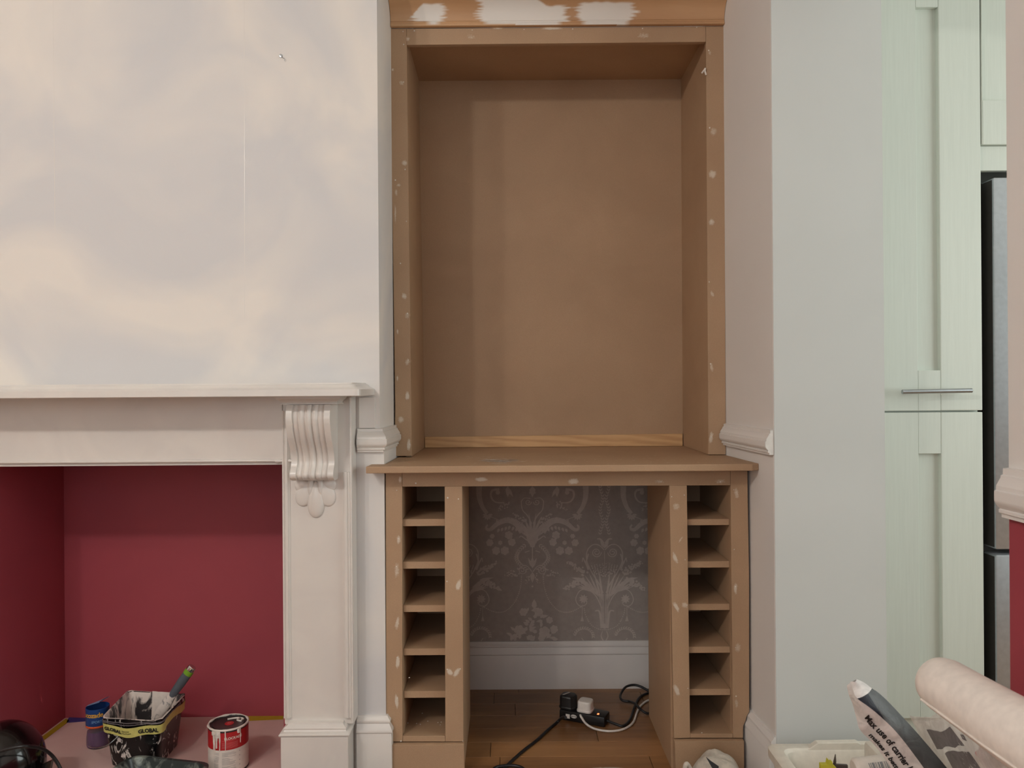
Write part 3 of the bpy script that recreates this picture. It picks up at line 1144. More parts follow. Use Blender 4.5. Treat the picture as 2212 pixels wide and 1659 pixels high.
def cover(px, py):
    e = noise.noise(Vector((px * 0.02, py * 0.30, 3.1))) * 12 + noise.noise(Vector((px * 0.012, py * 0.8, 7.7))) * 10
    v = 0.0
    for x0, x1, y0, y1, sl in ((889, 961, 8, 46, 16), (1036, 1224, -30, 46, 6), (1247, 1370, 5, 46, 20)):
        if py > 46.5:                       # the small bead below the cove: a narrow brushed line
            xa, xb = x0 + (30 if x0 < 1000 else 6), x1 - 8
            v = max(v, min(1, max(0, min(px - xa, xb - px) / 14)) if py < 53.5 else 0.0)
            continue
        if x0 < 1000 and px < 915:
            y0 = y0 + (915 - px) * 0.9
        if x0 == 1036:
            y0 = -30 + 42 * min(1, max(0, (px - 1120) / 60))
        yn = (py - 0.5 * (max(y0, 0) + y1)) / (0.5 * (y1 - max(y0, 0)) + 1e-6)
        dx = min(px - x0 + e, x1 - px + e) - sl * max(0.0, abs(yn) - 0.25) ** 2
        dy = min(py - y0 + noise.noise(Vector((px * 0.05, 1.0, 2.0))) * 3, y1 - py + 4)
        v = max(v, min(1, max(0, dx / 11 + 0.5)) * min(1, max(0, dy / 4 + 0.5)))
    return v


vs, at, fs = [], [], []
m = len(prof)
for i in range(NXc + 1):
    for (d, h) in prof:
        y = UF - 0.0005 + d
        xl_ = -0.371 + 0.026 * (y - YF) / (YW - YF) + 0.0012
        xr_ = xr(y) - 0.0012
        x = xl_ + (xr_ - xl_) * i / NXc
        vs.append(Vector((x, y, cz0 + h)))
        # photo position, only to lay the primer where the brush went
        u, v = x * F / y, (H - (cz0 + h)) * F / y
        px, py = VX + u * _c + v * _s, VY - u * _s + v * _c
        at.append(cover(px, py))
for i in range(NXc):
    for k in range(m):
        j = (k + 1) % m
        fs.append((i * m + k, i * m + j, (i + 1) * m + j, (i + 1) * m + k))
fs.append(tuple(range(m)))
fs.append(tuple(NXc * m + k for k in range(m - 1, -1, -1)))
mbc.add(vs, fs, at)
obj('crown_moulding', mbc, M_PINE, case, attr='paint', smooth=32, label='orange pine crown moulding brushed with three white primer patches')

# ------------------------------------------------------------------ fireplace surround
sur = thing('fireplace_surround', (-0.9, YF, 0), 'white painted timber fireplace surround with carved corbel around the red fire recess', 'fireplace')
# mantel shelf with stepped edge
zs = P(600, 857.5, 1.973).z
SH = [(0.0, 0.0), (0.209, 0.0), (0.212, 0.002), (0.212, 0.018), (0.2095, 0.020), (0.203, 0.0215), (0.197, 0.0255), (0.194, 0.031), (0.186, 0.0325), (0.186, 0.036), (0.0, 0.036)]


xe = P(809, 845, YF).x
rings = []
for (p, h) in SH[1:-1]:
    ex = xe - (0.212 - p)
    y = YF - 0.0006 - p
    r = 0.016
    ring = [Vector((-2.6, YF - 0.0006, zs + h)), Vector((-2.6, y, zs + h))]
    for k in range(7):
        a = k / 6 * pi / 2
        ring.append(Vector((ex - r + r * sin(a), y + r - r * cos(a), zs + h)))
    ring.append(Vector((ex, YF - 0.0006, zs + h)))
    rings.append(ring)
rings = [[Vector((v.x, v.y, zs)) for v in rings[0]]] + rings
mbm = MB().loft(rings)
obj('mantel_shelf', mbm, M_TRIM, sur, smooth=35)

# frieze board with moulded lower edge
YFR = 2.128
fz1, fz0 = zs - 0.0005, P(300, 1000, YFR).z
xfl = P(611, 930, YFR).x
obj('frieze', MB().box(-2.6, xfl - 0.001, YFR, YF - 0.0006, fz0 + 0.006, fz1), M_TRIM, sur, bevel=0.0015)
ed = MB()
e0 = P(597, 995, YFR - 0.004)
ed.tube(spline([Vector((-2.6, YFR, fz0 + 0.004)), Vector((e0.x - 0.02, YFR, fz0 + 0.004)), Vector((e0.x - 0.004, YFR, fz0 + 0.002)), Vector((e0.x + 0.004, YFR + 0.003, fz0 - 0.004))], 6), [0.0045] * 13 + [0.0042, 0.0038, 0.0034, 0.003, 0.0026, 0.002], 10)
ed.box(-2.6, xfl - 0.001, YFR + 0.006, YF - 0.0006, fz0 - 0.008, fz0 + 0.006)
obj('frieze_edge_moulding', ed, M_TRIM, sur, smooth=40)

# pilaster (leg): a back board and framing with stopped moulding
YL = 2.122
lx0, lx1 = P(610.5, 1300, YL).x, P(762, 1300, YL).x
zb = P(680, 1567, YL).z
zp = P(680, 858, YL).z
ix0, ix1 = P(626, 1300, YL).x, P(738, 1300, YL).x
leg = obj('pilaster', MB().box(lx0 + 0.001, lx1, YL + 0.008, YF - 0.0006, zb, zs - 0.0005), M_TRIM, sur, bevel=0.002)
REED = [(0.0, 0.0), (0.0, 0.008), (0.004, 0.009), (0.006, 0.0065), (0.0085, 0.0095), (0.012, 0.0105), (0.0155, 0.0095), (0.0165, 0.006), (0.0195, 0.004), (0.0205, 0.0)]
for x0, sg in ((lx0 + 0.001, 1), (ix1 + 0.0245, -1)):
    z1 = zs - 0.04 if sg > 0 else P(742, 1020, YL).z
    pts = [(x0 + sg * p, YL + 0.008 - d * 0.9, zb + 0.02) for p, d in REED]
    obj('edge_moulding', MB().prism(pts, (0, 0, z1 - zb - 0.02)), M_TRIM, leg, smooth=30)
ol = MB().box(ix1 + 0.0245, lx1 - 0.0005, YL + 0.001, YL + 0.0079, zb + 0.004, zs - 0.003)
obj('edge_board', ol, M_TRIM, leg, bevel=0.0015)
# plinth block with base moulding
YB = 2.098
bx0, bx1 = P(606, 1620, YB).x, P(752, 1620, YB).x
zpl = P(680, 1592, YB).z
obj('plinth_block', MB().box(bx0, bx1, YB, YF - 0.0006, 0.0065, zpl), M_TRIM, sur, bevel=0.0025)
BASE = [(0.0, 0.0), (0.003, 0.002), (0.0045, 0.006), (0.0, 0.010), (-0.006, 0.012), (-0.008, 0.016), (-0.006, 0.020), (-0.009, 0.023), (-0.016, 0.027), (-0.017, 0.032)]
rings = []
for (p, h) in BASE:
    y = YB - p
    rings.append([Vector((bx0 - p, y, zpl + h)), Vector((bx1 + p, y, zpl + h)), Vector((bx1 + p, YF - 0.0006, zpl + h)), Vector((bx0 - p, YF - 0.0006, zpl + h))])
obj('base_moulding', MB().loft(rings), M_TRIM, sur, smooth=30)
# capital under the shelf
zc1, zc0 = zs - 0.0005, P(680, 873, 2.06).z
cx0, cx1 = P(609, 873, 2.07).x, P(733, 873, 2.07).x
CAP = [(0.0, 0.0), (0.0, 0.0022), (-0.003, 0.0028), (-0.002, 0.006), (0.001, 0.010), (0.006, 0.013), (0.0085, 0.0155), (0.0085, zc1 - zc0)]
rings = []
for (p, h) in CAP:
    y = 2.048 - p
    rings.append([Vector((cx0 - p, y, zc0 + h)), Vector((cx1 + p, y, zc0 + h)), Vector((cx1 + p, YL + 0.0005, zc0 + h)), Vector((cx0 - p, YL + 0.0005, zc0 + h))])
obj('capital', MB().loft(rings), M_TRIM, sur, smooth=30)

# scrolled corbel with reeded front
CXR = P(728.5, 960, YL).x
CXL = P(619, 905, 2.045).x
scroll = [(874, 2.048), (885, 2.040), (905, 2.036), (925, 2.042), (948, 2.056), (965, 2.071), (980, 2.083), (995, 2.088), (1006, 2.085), (1016, 2.076), (1025, 2.071), (1032, 2.073), (1036, 2.081), (1038, 2.092)]
zz = [(P(670, py, y).z, y) for py, y in scroll]
zs2 = [p for p in spline([(z, y, 0) for z, y in zz], 4)]


def reed(t):
    """front relief across the corbel, 0..1 over its width"""
    b = [(0, 0.14, 0.0070, 'f'), (0.14, 0.16, 0.0005, 'f'), (0.16, 0.27, 0.0035, 'r'), (0.27, 0.43, 0.0070, 'r'), (0.43, 0.445, 0.002, 'f'), (0.445, 0.575, 0.0090, 'r'), (0.575, 0.59, 0.000, 'f'), (0.59, 0.72, 0.0065, 'r'), (0.72, 0.845, 0.0040, 'r'), (0.845, 0.86, 0.001, 'f'), (0.86, 1.01, 0.0070, 'f')]
    for a, c, d, k in b:
        if a <= t < c:
            if k == 'f':
                return d
            s = (t - a) / (c - a)
            return d * sin(pi * s) ** 0.6
    return 0.0


nt = 90
mbk = MB()
vs, fs = [], []
for z, y, _ in zs2:
    for i in range(nt + 1):
        t = i / nt
        vs.append((CXL + (CXR - CXL) * t, y + 0.006 - reed(t), z))
    vs.append((CXR, YL + 0.0085, z))
    vs.append((CXL, YL + 0.0085, z))
m = nt + 3
for k in range(len(zs2) - 1):
    for i in range(m):
        j = (i + 1) % m
        fs.append((k * m + i, k * m + j, (k + 1) * m + j, (k + 1) * m + i))
fs.append(tuple(range(m - 1, -1, -1)))
fs.append(tuple((len(zs2) - 1) * m + i for i in range(m)))
mbk.add(vs, fs)
cor = obj('corbel', mbk, M_TRIM, sur, smooth=40)
# leaf drop below the corbel: five cupped lobes
lf = MB()


def lobe(cx, cy, rx, ry, ang, th, taper=0.0):
    ca, sa = cos(R(ang)), sin(R(ang))
    nu, nv = 20, 7
    rings = []
    for j in range(nv + 1):
        f = j / nv
        r = cos(f * pi / 2) if j < nv else 0.0
        d = th * sin(f * pi / 2) ** 0.8
        ring = []
        for i in range(nu):
            a = 2 * pi * i / nu
            x, y = rx * r * cos(a), ry * r * sin(a)
            x *= 1 - taper * (-(y / ry) + 1) * 0.5
            pp = P(cx + x * ca - y * sa, cy + x * sa + y * ca, YL + 0.0085)
            pp.y -= d
            ring.append(pp)
        rings.append(ring)
    lf.loft(rings)


lobe(651, 1048, 15, 15, 20, 0.009)
lobe(711, 1048, 16, 15, -20, 0.009)
lobe(659, 1066, 21, 29, 18, 0.010, 0.15)
lobe(705, 1066, 21, 29, -18, 0.010, 0.15)
lobe(683, 1079, 23, 40, 0, 0.014, 0.45)
lobe(672, 1050, 7, 24, 4, 0.013)
lobe(693, 1050, 7, 24, -4, 0.013)
obj('acanthus_leaf', lf, M_TRIM, cor, smooth=60)

# small hook left in the breast
hk = thing('picture_hook', P(608, 122, YF), 'small steel screw hook left high on the white chimney breast', 'hook')
c = P(607, 121, YF)
obj('wall_plug', MB().lathe([(0.0001, 0.0), (0.0046, 0.0004), (0.0052, 0.002), (0.0052, 0.0006 + 0.004)], c - Vector((0, 0.004, 0)), 14, axis=(0, 1, 0)), M_STEEL, hk, smooth=40)
obj('hook_wire', MB().tube(spline([c + Vector((0, -0.004, 0)), P(610, 124.5, YF - 0.006), P(614, 126, YF - 0.006), P(615, 129, YF - 0.006), P(614.5, 131.5, YF - 0.006)], 5), 0.0008, 6), M_STEEL, hk, smooth=60)

# ------------------------------------------------------------------ kitchen seen through the opening
YK = 2.25


def xk(px, py=800):
    return P(px, py, YK).x


kd0, kd1 = xk(1889), xk(2122)
tall = thing('tall_kitchen_cabinet', (1.25, YK, 0), 'tall pale sage kitchen cabinet with framed doors, steel bar handle, beside the fridge', 'cabinet')
obj('carcass', MB().box(kd0 + 0.002, kd1 - 0.002, YK + 0.022, 2.80, 0.0, 2.45), M_KIT, tall)
gz = P(2020, 888.5, YK).z
px0, px1 = xk(1983), xk(2032)


def framed_door(root, x0, x1, z0, z1, pz0, pz1, pa, pb, y, depth=0.022):
    d = obj('door', MB().box(pa - 0.01, pb + 0.01, y + depth - 0.006, y + depth - 0.001, pz0 - 0.01, pz1 + 0.01), M_KIT, root)
    obj('stile', MB().box(x0, pa, y, y + depth - 0.0005, z0, z1), M_KIT, d, bevel=0.001)
    obj('stile', MB().box(pb, x1, y, y + depth - 0.0005, z0, z1), M_KIT, d, bevel=0.0022)
    obj('rail', MB().box(pa + 0.0006, pb - 0.0006, y + 0.0004, y + depth - 0.0008, z0, pz0), M_KIT, d, bevel=0.001)
    obj('rail', MB().box(pa + 0.0006, pb - 0.0006, y + 0.0004, y + depth - 0.0008, pz1, z1), M_KIT, d, bevel=0.001)
    return d


d1 = framed_door(tall, kd0, kd1, gz + 0.002, 2.44, P(2010, 800, YK).z, P(2005, 15, YK).z, px0, px1, YK)
d2 = framed_door(tall, kd0, kd1, 0.12, gz - 0.003, 0.25, P(2010, 980, YK).z, px0, px1, YK)
h0, h1 = P(1949, 846.5, YK - 0.035), P(2099, 843.5, YK - 0.035)
hb = MB().tube([h0, h1], 0.0066, 14)
for k in (0.22, 0.78):
    m_ = h0.lerp(h1, k)
    hb.tube([m_, m_ + Vector((0, 0.0345, 0))], 0.0045, 10)
obj('handle', hb, M_STEEL, d1, smooth=40, label='brushed steel bar handle')

fr = thing('fridge_freezer', (1.7, YK, 0), 'stainless steel fridge freezer standing in the kitchen right of the tall cabinet', 'fridge')
fx0 = xk(2148, 700)
ft = P(2160, 383, YK).z
fs_ = P(2160, 1193, YK).z
obj('body', MB().box(fx0 + 0.002, fx0 + 0.60, YK + 0.065, YK + 0.60, 0.02, ft), M_STEELD, fr, bevel=0.004)
for z0, z1 in ((fs_ + 0.008, ft), (0.06, fs_ - 0.008)):
    dd = obj('door', MB().box(fx0, fx0 + 0.60, YK, YK + 0.06, z0, z1), M_FRIDGE, fr, bevel=0.005, smooth=40)
    obj('door_edge', MB().box(fx0 - 0.0015, fx0 - 0.0002, YK + 0.007, YK + 0.058, z0 + 0.006, z1 - 0.006), M_STEELD, dd)

wc = thing('wall_cabinet', (1.7, YK, 1.82), 'pale sage wall cabinet above the fridge with framed door', 'cabinet')
wx0 = kd1 + 0.003
wz0 = P(2150, 312, YK).z
obj('carcass', MB().box(wx0 + 0.002, wx0 + 0.6, YK + 0.023, 2.80, wz0 + 0.002, 2.5), M_KIT, wc)
framed_door(wc, wx0, wx0 + 0.6, wz0, 2.49, P(2150, 217, YK).z, 2.405, wx0 + 0.002, wx0 + 0.5, YK - 0.002)
obj('filler_strip', MB().box(wx0 + 0.001, wx0 + 0.6, YK + 0.012, YK + 0.03, P(2150, 366, YK).z, wz0 - 0.001), M_KIT, wc, bevel=0.001)

# ------------------------------------------------------------------ floor of the knee hole: extension lead, plugs, cables


def cable(pts, h, r=0.0034):
    out = []
    for i, p in enumerate(pts):
        hh = p[2] if len(p) > 2 else h
        out.append(G(p[0], p[1], hh))
    return MB().tube(spline(out, 8), r, 8)


def Z5(x, y):
    return (1160 + x / 6.9125, 1450 + y / 6.9125)


ext = thing('extension_lead', G(1262, 1563), 'black two gang extension lead with a lit red neon on the knee hole floor', 'extension lead')
ca = G(1215, 1556)
cb = G(1306, 1573)
dr = (cb - ca).normalized()
nn = Vector((-dr.y, dr.x, 0))
up = Vector((0, 0, 1))
L0 = -0.012
L1 = (cb - ca).length


def eb(a, b, w0, w1, h0, h1):
    return [ca + dr * a + nn * w0 + up * h0, ca + dr * b + nn * w0 + up * h0, ca + dr * b + nn * w1 + up * h0, ca + dr * a + nn * w1 + up * h0,
            ca + dr * a + nn * w0 + up * h1, ca + dr * b + nn * w0 + up * h1, ca + dr * b + nn * w1 + up * h1, ca + dr * a + nn * w1 + up * h1]


def box8(v):
    return MB().add(v, [(0, 1, 2, 3), (7, 6, 5, 4), (0, 4, 5, 1), (1, 5, 6, 2), (2, 6, 7, 3), (3, 7, 4, 0)])


EH = 0.034
obj('socket_body', box8(eb(L0, L1, 0.0, 0.058, 0.0005, EH)), M_BLACK, ext, bevel=0.005, smooth=40)
obj('neon_light', box8(eb(L1 - 0.030, L1 - 0.024, 0.013, 0.022, EH - 0.002, EH + 0.0012)), M_LED, ext, bevel=0.001)
pl_ = ca + dr * 0.040 - nn * 0.0006 + up * 0.02
rg = []
for k in range(16):
    a = 2 * pi * k / 16
    rg.append(pl_ + dr * 0.0105 * cos(a) + up * 0.0058 * sin(a))
bdg = obj('badge', MB().prism(rg, -nn * 0.001), M_WPLAST, ext, label='small white oval badge')
tb, wdt = text_on('MASTER', 0.0052, lambda x, y: pl_ + dr * (x - 0.0088) + up * (y - 0.0019) - nn * 0.0013, offset=0.0001)
obj('badge_lettering', tb, M_INK, bdg, recalc=False)
obj('mark', box8(eb(0.012, 0.026, -0.0009, -0.0002, 0.010, 0.024)), M_WPLAST, ext)
obj('cable', cable([(*Z5(1040, 735), 0.018), (*Z5(1180, 790), 0.008), (*Z5(1290, 815), 0.0045), (*Z5(1390, 720), .0045), (*Z5(1465, 510), .0045), (*Z5(1540, 385), .0045), (*Z5(1680, 325), .0045), (*Z5(1900, 340), .0045)], 0.0045, 0.0042), M_RUBBER, ext, smooth=60)


def plug(name, a0, wid, mat, cab, label, hgt, shape, cabr):
    """mains plug seated on the lead"""
    root = thing(name, ca + dr * (a0 + wid / 2) + nn * 0.029 + up * EH, label, 'plug')
    mbp = MB()
    cx_, w2, d2 = a0 + wid / 2, wid / 2, 0.026
    base_ = []
    rings = []
    for k, (s, h) in enumerate(((1.0, 0.0), (1.0, 0.006), (0.93, 0.008), (0.90, hgt - 0.004), (0.80, hgt))):
        ring = []
        for (x, y) in shape:
            ring.append(ca + dr * (cx_ + x * w2 * s) + nn * (0.029 + y * d2 * s) + up * (EH + 0.0006 + h))
        rings.append(ring)
    mbp.loft(rings)
    obj('plug_body', mbp, mat, root, smooth=35, bevel=0.0006)
    obj('plug_cable', cab, mat if mat is not M_BLACK else M_RUBBER, root, smooth=60)
    return root


octo = [(-1, -0.5), (-0.6, -1), (0.6, -1), (1, -0.5), (1, 0.55), (0.55, 1.05), (-0.55, 1.05), (-1, 0.55)]
rsq = []
for k in range(24):
    a = 2 * pi * k / 24
    cx_, sx_ = cos(a), sin(a)
    rsq.append((math.copysign(abs(cx_) ** 0.5, cx_), math.copysign(abs(sx_) ** 0.5, sx_)))
cabb = cable([(*Z5(430, 690), 0.050), (*Z5(380, 690), 0.030), (*Z5(300, 760), 0.006), (*Z5(150, 890), .0045), (*Z5(0, 1030), .0045), (1128, 1624, .0045), (1094, 1655, .0045), (1080, 1672, .0045)], 0.0045, 0.0046)
bp = plug('mains_plug', -0.018, 0.058, M_BLACK, cabb, 'chunky black mains plug on the left end of the extension lead', 0.042, octo, 0.0046)
st = box8([ca + dr * a + nn * w_ + up * h for (a, w_, h) in ((-0.006, 0.018, EH + .0434), (0.0, 0.018, EH + .0434), (0.012, 0.044, EH + .0434), (0.006, 0.044, EH + .0434), (-0.006, 0.018, EH + .0446), (0.0, 0.018, EH + .0446), (0.012, 0.044, EH + .0446), (0.006, 0.044, EH + .0446))])
obj('side_switch', st, M_GREYP, bp)
cabw = cable([(*Z5(648, 655), 0.046), (*Z5(665, 690), 0.043), (*Z5(740, 790), 0.022), (*Z5(880, 865), 0.006), (*Z5(1100, 895), .004), (*Z5(1300, 860), .004), (*Z5(1435, 765), .004), (*Z5(1495, 610), .004), (*Z5(1560, 505), .004), (*Z5(1680, 430), .004), (*Z5(1900, 420), .004)], 0.004, 0.0036)
plug('mains_plug', 0.045, 0.052, M_WPLAST, cabw, 'white mains plug with white flex beside the black plug on the lead', 0.034, rsq, 0.0036)

lc = cable([(*Z5(1900, 560), .0045), (*Z5(1680, 630), .0045), (*Z5(1560, 580), .0135), (*Z5(1460, 482), .0175), (*Z5(1380, 452), .012), (*Z5(1275, 435), .012), (*Z5(1245, 360), .018), (*Z5(1320, 240), .03), (*Z5(1440, 205), .034), (*Z5(1550, 230), .03), (*Z5(1680, 297), .018), (*Z5(1900, 380), .0045)], 0.0045, 0.0042)
obj('power_cable', lc, M_RUBBER, smooth=60, label='loop of black cable curling up beside the right inner panel of the knee hole', cat='cable')
lc = MB().tube(spline([G(1050, 1680, .005), G(1068, 1660, .006), G(1085, 1655, .007), G(1110, 1654, .007), G(1130, 1660, .006), G(1150, 1680, .005)], 8), 0.0046, 8)
obj('power_cable', lc, M_RUBBER, smooth=60, label='black cable arching at the very front of the knee hole floor', cat='cable')

# ------------------------------------------------------------------ dust sheets


def sheet(name, cx, cy, rx, ry, hgt, label, seed, pw=2.0, fold=0.35):
    mb = MB()
    n, m_ = 72, 20
    rings = []
    for j in range(m_ + 1):
        f = j / m_
        ring = []
        for i in range(n):
            a = 2 * pi * i / n
            k = 1 + 0.22 * noise.noise(Vector((cos(a) * 1.7 + seed, sin(a) * 1.7, seed)))
            r = max(f, 0.001) * k
            x, y = cx + rx * r * cos(a), cy + ry * r * sin(a)
            fd = noise.noise(Vector((x * 26, y * 26, seed * 3))) * fold + 0.5 * fold * abs(noise.noise(Vector((x * 60 + 5, y * 60, seed))))
            z = hgt * max(0.0, (1 - f ** pw)) * (1 + fd) + 0.0022 + 0.002 * (1 - f)
            ring.append(Vector((x, y, z)))
        rings.append(ring)
    mb.loft(rings, cap=False)
    return obj(name, mb, M_SHEET, smooth=70, label=label, cat='cloth', recalc=True)


c0 = G(1545, 1659, 0.06)
ds1 = sheet('dust_sheet', c0.x, 2.06, 0.086, 0.105, 0.100, 'crumpled heap of pale dust sheet in front of the right plinth', 2.3, 3.4, 0.07)
obj('fold_shade', MB().prism([P(1526, 1637, 1.985), P(1537, 1646, 1.978), P(1553, 1657, 1.968), P(1546, 1668, 1.965), P(1537, 1657, 1.972)], (0, 0.006, 0)), M_FOLDSHADE, ds1)  # dark strip standing in for the shade inside a fold of the sheet
obj('corner_flap', MB().tube(spline([P(1478, 1668, 2.03), P(1481, 1652, 2.03), P(1486, 1652, 2.035), P(1494, 1668, 2.04)], 5), 0.006, 8), M_SHEET, ds1, smooth=60)
sheet('dust_sheet', G(1310, 1668).x, 2.09, 0.125, 0.11, 0.020, 'flat rumpled dust sheet on the boards at the front of the knee hole', 5.1, 4.0, 0.7)

# ------------------------------------------------------------------ hearth clutter
HZ = 0.006


def strip(name, pts, label, mat):
    w_ = MB().prism([G(x, y, HZ + 0.0012) for x, y in pts], (0, 0, -0.0009))
    return obj(name, w_, mat, label=label, cat='tape')


k = 2.0
strip('masking_tape', [(142.5, 1552), (150, 1557), (84, 1607), (40, 1645), (20, 1645)], 'yellow masking tape along the left edge of the hearth', M_YTAPE)
strip('masking_tape', [(520, 1546.5), (612, 1545), (612, 1553.5), (520, 1557.5)], 'yellow masking tape along the back of the hearth behind the paint tin', M_YTAPE)
strip('masking_tape', [(149, 1549.5), (190, 1551), (186, 1557.5), (143, 1561)], 'short blue tape strip in the back left corner of the hearth', M_BTAPE)

# cut-down drinks bottle
bc = G(211.5, 1611, HZ)
bc.z = HZ + 0.0008
bo = thing('cut_bottle', bc, 'cut down clear drinks bottle holding purple liquid, blue label, left of the paint kettle', 'bottle')
BR_ = 0.0325
bprof = [(0.001, 0.0), (0.026, 0.0), (0.0315, 0.004), (BR_, 0.012), (BR_ + 0.0005, 0.028), (0.0305, 0.046), (0.029, 0.056), (0.0305, 0.068), (0.0325, 0.074), (0.0325, 0.118)]
vs_ = MB().lathe(bprof, bc, 36)
obj('bottle_wall', vs_, M_PET, bo, smooth=50)
obj('liquid', MB().lathe([(0.0005, 0.0015), (0.0255, 0.0015), (0.0305, 0.005), (0.0316, 0.012), (0.0316, 0.028), (0.0298, 0.046), (0.0290, 0.050), (0.0002, 0.0505)], bc, 32), M_LIQ, bo, smooth=40)
lb = obj('label_sleeve', MB().lathe([(0.0329, 0.0715), (0.0331, 0.072), (0.0331, 0.122), (0.0322, 0.1225), (0.0319, 0.073)], bc, 40), M_BLUELAB, bo, smooth=50)
obj('label_strip', MB().lathe([(0.0329, 0.0655), (0.0331, 0.066), (0.0331, 0.0710), (0.0329, 0.0712)], bc, 40), M_ORLAB, bo, smooth=50)
view = math.atan2(-bc.y, -bc.x)


def on_cyl(c, r, a_mid, z0):
    return lambda x, y: Vector((c.x + r * cos(a_mid + x / r), c.y + r * sin(a_mid + x / r), z0 + y))


t1, _ = text_on('Lucozade', 0.0200, on_cyl(bc, 0.0334, view - 1.62, bc.z + 0.099), offset=0.0005, space=0.92)
obj('lettering', t1, M_GOLD, lb, recalc=False)
t1, _ = text_on('SPORT', 0.010, on_cyl(bc, 0.0334, view - 0.55, bc.z + 0.082), offset=0.0002, shear=0.2)
obj('lettering', t1, M_LBLUE, lb, recalc=False)
flp = MB()
top = bc.z + 0.1225
flp.grid(lambda u, v: Vector((bc.x + 0.0325 * cos(pi * (0.55 + 0.5 * u)) * (1 - 0.45 * v) + 0.024 * v, bc.y + 0.0325 * sin(pi * (0.55 + 0.5 * u)), top + 0.0005 + 0.016 * v * (1 - 0.3 * u))), 8, 4)
obj('cut_flap', flp, M_LBLUE, bo, smooth=60)

# rectangular paint kettle (scuttle) with liner, taped rim, wire handle
fl_, fr_, br_, bl_ = P(221, 1556, 2.215), P(347, 1561, 2.20), P(401, 1497, 2.385), P(279, 1492, 2.42)
RZ = 0.150
rim = [Vector((p.x, p.y, RZ)) for p in (fl_, fr_, br_, bl_)]
cen = sum(rim, Vector()) / 4
cen.z = HZ
sk = thing('paint_kettle', cen, 'rectangular black paint kettle splashed with white and bound with yellow tape, standing on the hearth', 'paint kettle')


def rrect(q4, rad, n=4):
    out = []
    for i in range(4):
        p, a, b = q4[i], q4[i - 1], q4[(i + 1) % 4]
        da, db = (a - p).normalized() * rad, (b - p).normalized() * rad
        for k_ in range(n + 1):
            t = k_ / n
            out.append((p + da) * (1 - t) ** 2 + p * 2 * t * (1 - t) + (p + db) * t * t)
    return out


def ringat(z, s, rad=0.022):
    return rrect([Vector((cen.x + (p.x - cen.x) * s, cen.y + (p.y - cen.y) * s, z)) for p in rim], rad)


S0, S1 = 0.83, 1.0
lerp_s = lambda z: S0 + (S1 - S0) * (z - HZ) / (RZ - HZ)
out_r = [ringat(z, lerp_s(z)) for z in (HZ + 0.001, 0.05, 0.10, RZ - 0.012)]
out_r += [ringat(RZ - 0.010, S1 + 0.03), ringat(RZ, S1 + 0.03), ringat(RZ + 0.001, S1 - 0.005)]
obj('kettle_body', MB().loft(out_r + [ringat(RZ - 0.03, lerp_s(RZ - .03) - 0.02), ringat(0.02, lerp_s(0.02) - 0.025)], cap=True), M_SCUT, sk, smooth=40)
inn = [ringat(RZ + 0.003, S1 + 0.035), ringat(RZ + 0.004, S1), ringat(RZ - 0.006, S1 - 0.035), ringat(RZ - 0.05, lerp_s(0.1) - 0.05), ringat(0.045, lerp_s(0.045) - 0.05)]
for r_i, ring in enumerate(inn):
    for i, p in enumerate(ring):
        ring[i] = p + Vector((0, 0, 0.007 * noise.noise(p * 55)))
li = MB().loft(inn, cap=False)
li.add(inn[-1], [tuple(range(len(inn[-1])))])
lin = obj('paint_smeared_liner', li, M_SCUTIN, sk, smooth=50, recalc=False)
# thick white paint sheet on the rear inside
w0, w1 = rim[3].lerp(rim[2], 0.42), rim[3].lerp(rim[2], 0.74)
cc = lambda p, s: Vector((cen.x + (p.x - cen.x) * s, cen.y + (p.y - cen.y) * s, p.z))
mbp = MB().grid(lambda u, v: (lambda p: p + Vector((0, 0.002 * noise.noise(p * 70), 0)))(cc(w0.lerp(w1, u), 0.955 - 0.17 * v) + Vector((0, 0, 0.006 - 0.10 * v))), 10, 10)
obj('paint_skin', mbp, M_PAINTW, sk, smooth=60, recalc=False)
# tape round the rim
tz1, tz0 = RZ - 0.012, RZ - 0.038


def dense(ring):
    out = []
    for i, p in enumerate(ring):
        q_ = ring[(i + 1) % len(ring)]
        n = max(1, int((q_ - p).length / 0.012))
        out += [p.lerp(q_, k_ / n) for k_ in range(n)]
    return out


r1_, r0_ = ringat(tz1, S1 + 0.045), ringat(tz0, S1 + 0.025)
fa, fb = Vector(r0_[4]), Vector(r0_[5])
fl_len = (fb - fa).length
fd = (fb - fa).normalized()
ft_ = (Vector(r1_[4]) - fa)
fu = ft_.normalized()
fnv = fd.cross(fu).normalized()
if fnv.y > 0:
    fnv = -fnv


def sag(p):
    t = (p - fa).dot(fd) / fl_len
    side = (p - fa).dot(fnv) > -0.03
    z = -0.014 * math.exp(-((t - 0.42) / 0.30) ** 2) if side else 0.0
    if not side and t > 0.9:
        z += 0.010 * sin(min(1.0, -(p - fa).dot(fnv) / 0.15) * pi)
    return Vector((0, 0, z + 0.0015 * noise.noise(p * 45)))


n_ = 90


def resample(ring):
    pts = ring + [ring[0]]
    Ls = [0.0]
    for i in range(len(pts) - 1):
        Ls.append(Ls[-1] + (pts[i + 1] - pts[i]).length)
    out = []
    j = 0
    for k_ in range(n_):
        d = Ls[-1] * k_ / n_
        while Ls[j + 1] < d:
            j += 1
        out.append(pts[j].lerp(pts[j + 1], (d - Ls[j]) / (Ls[j + 1] - Ls[j])))
    return out


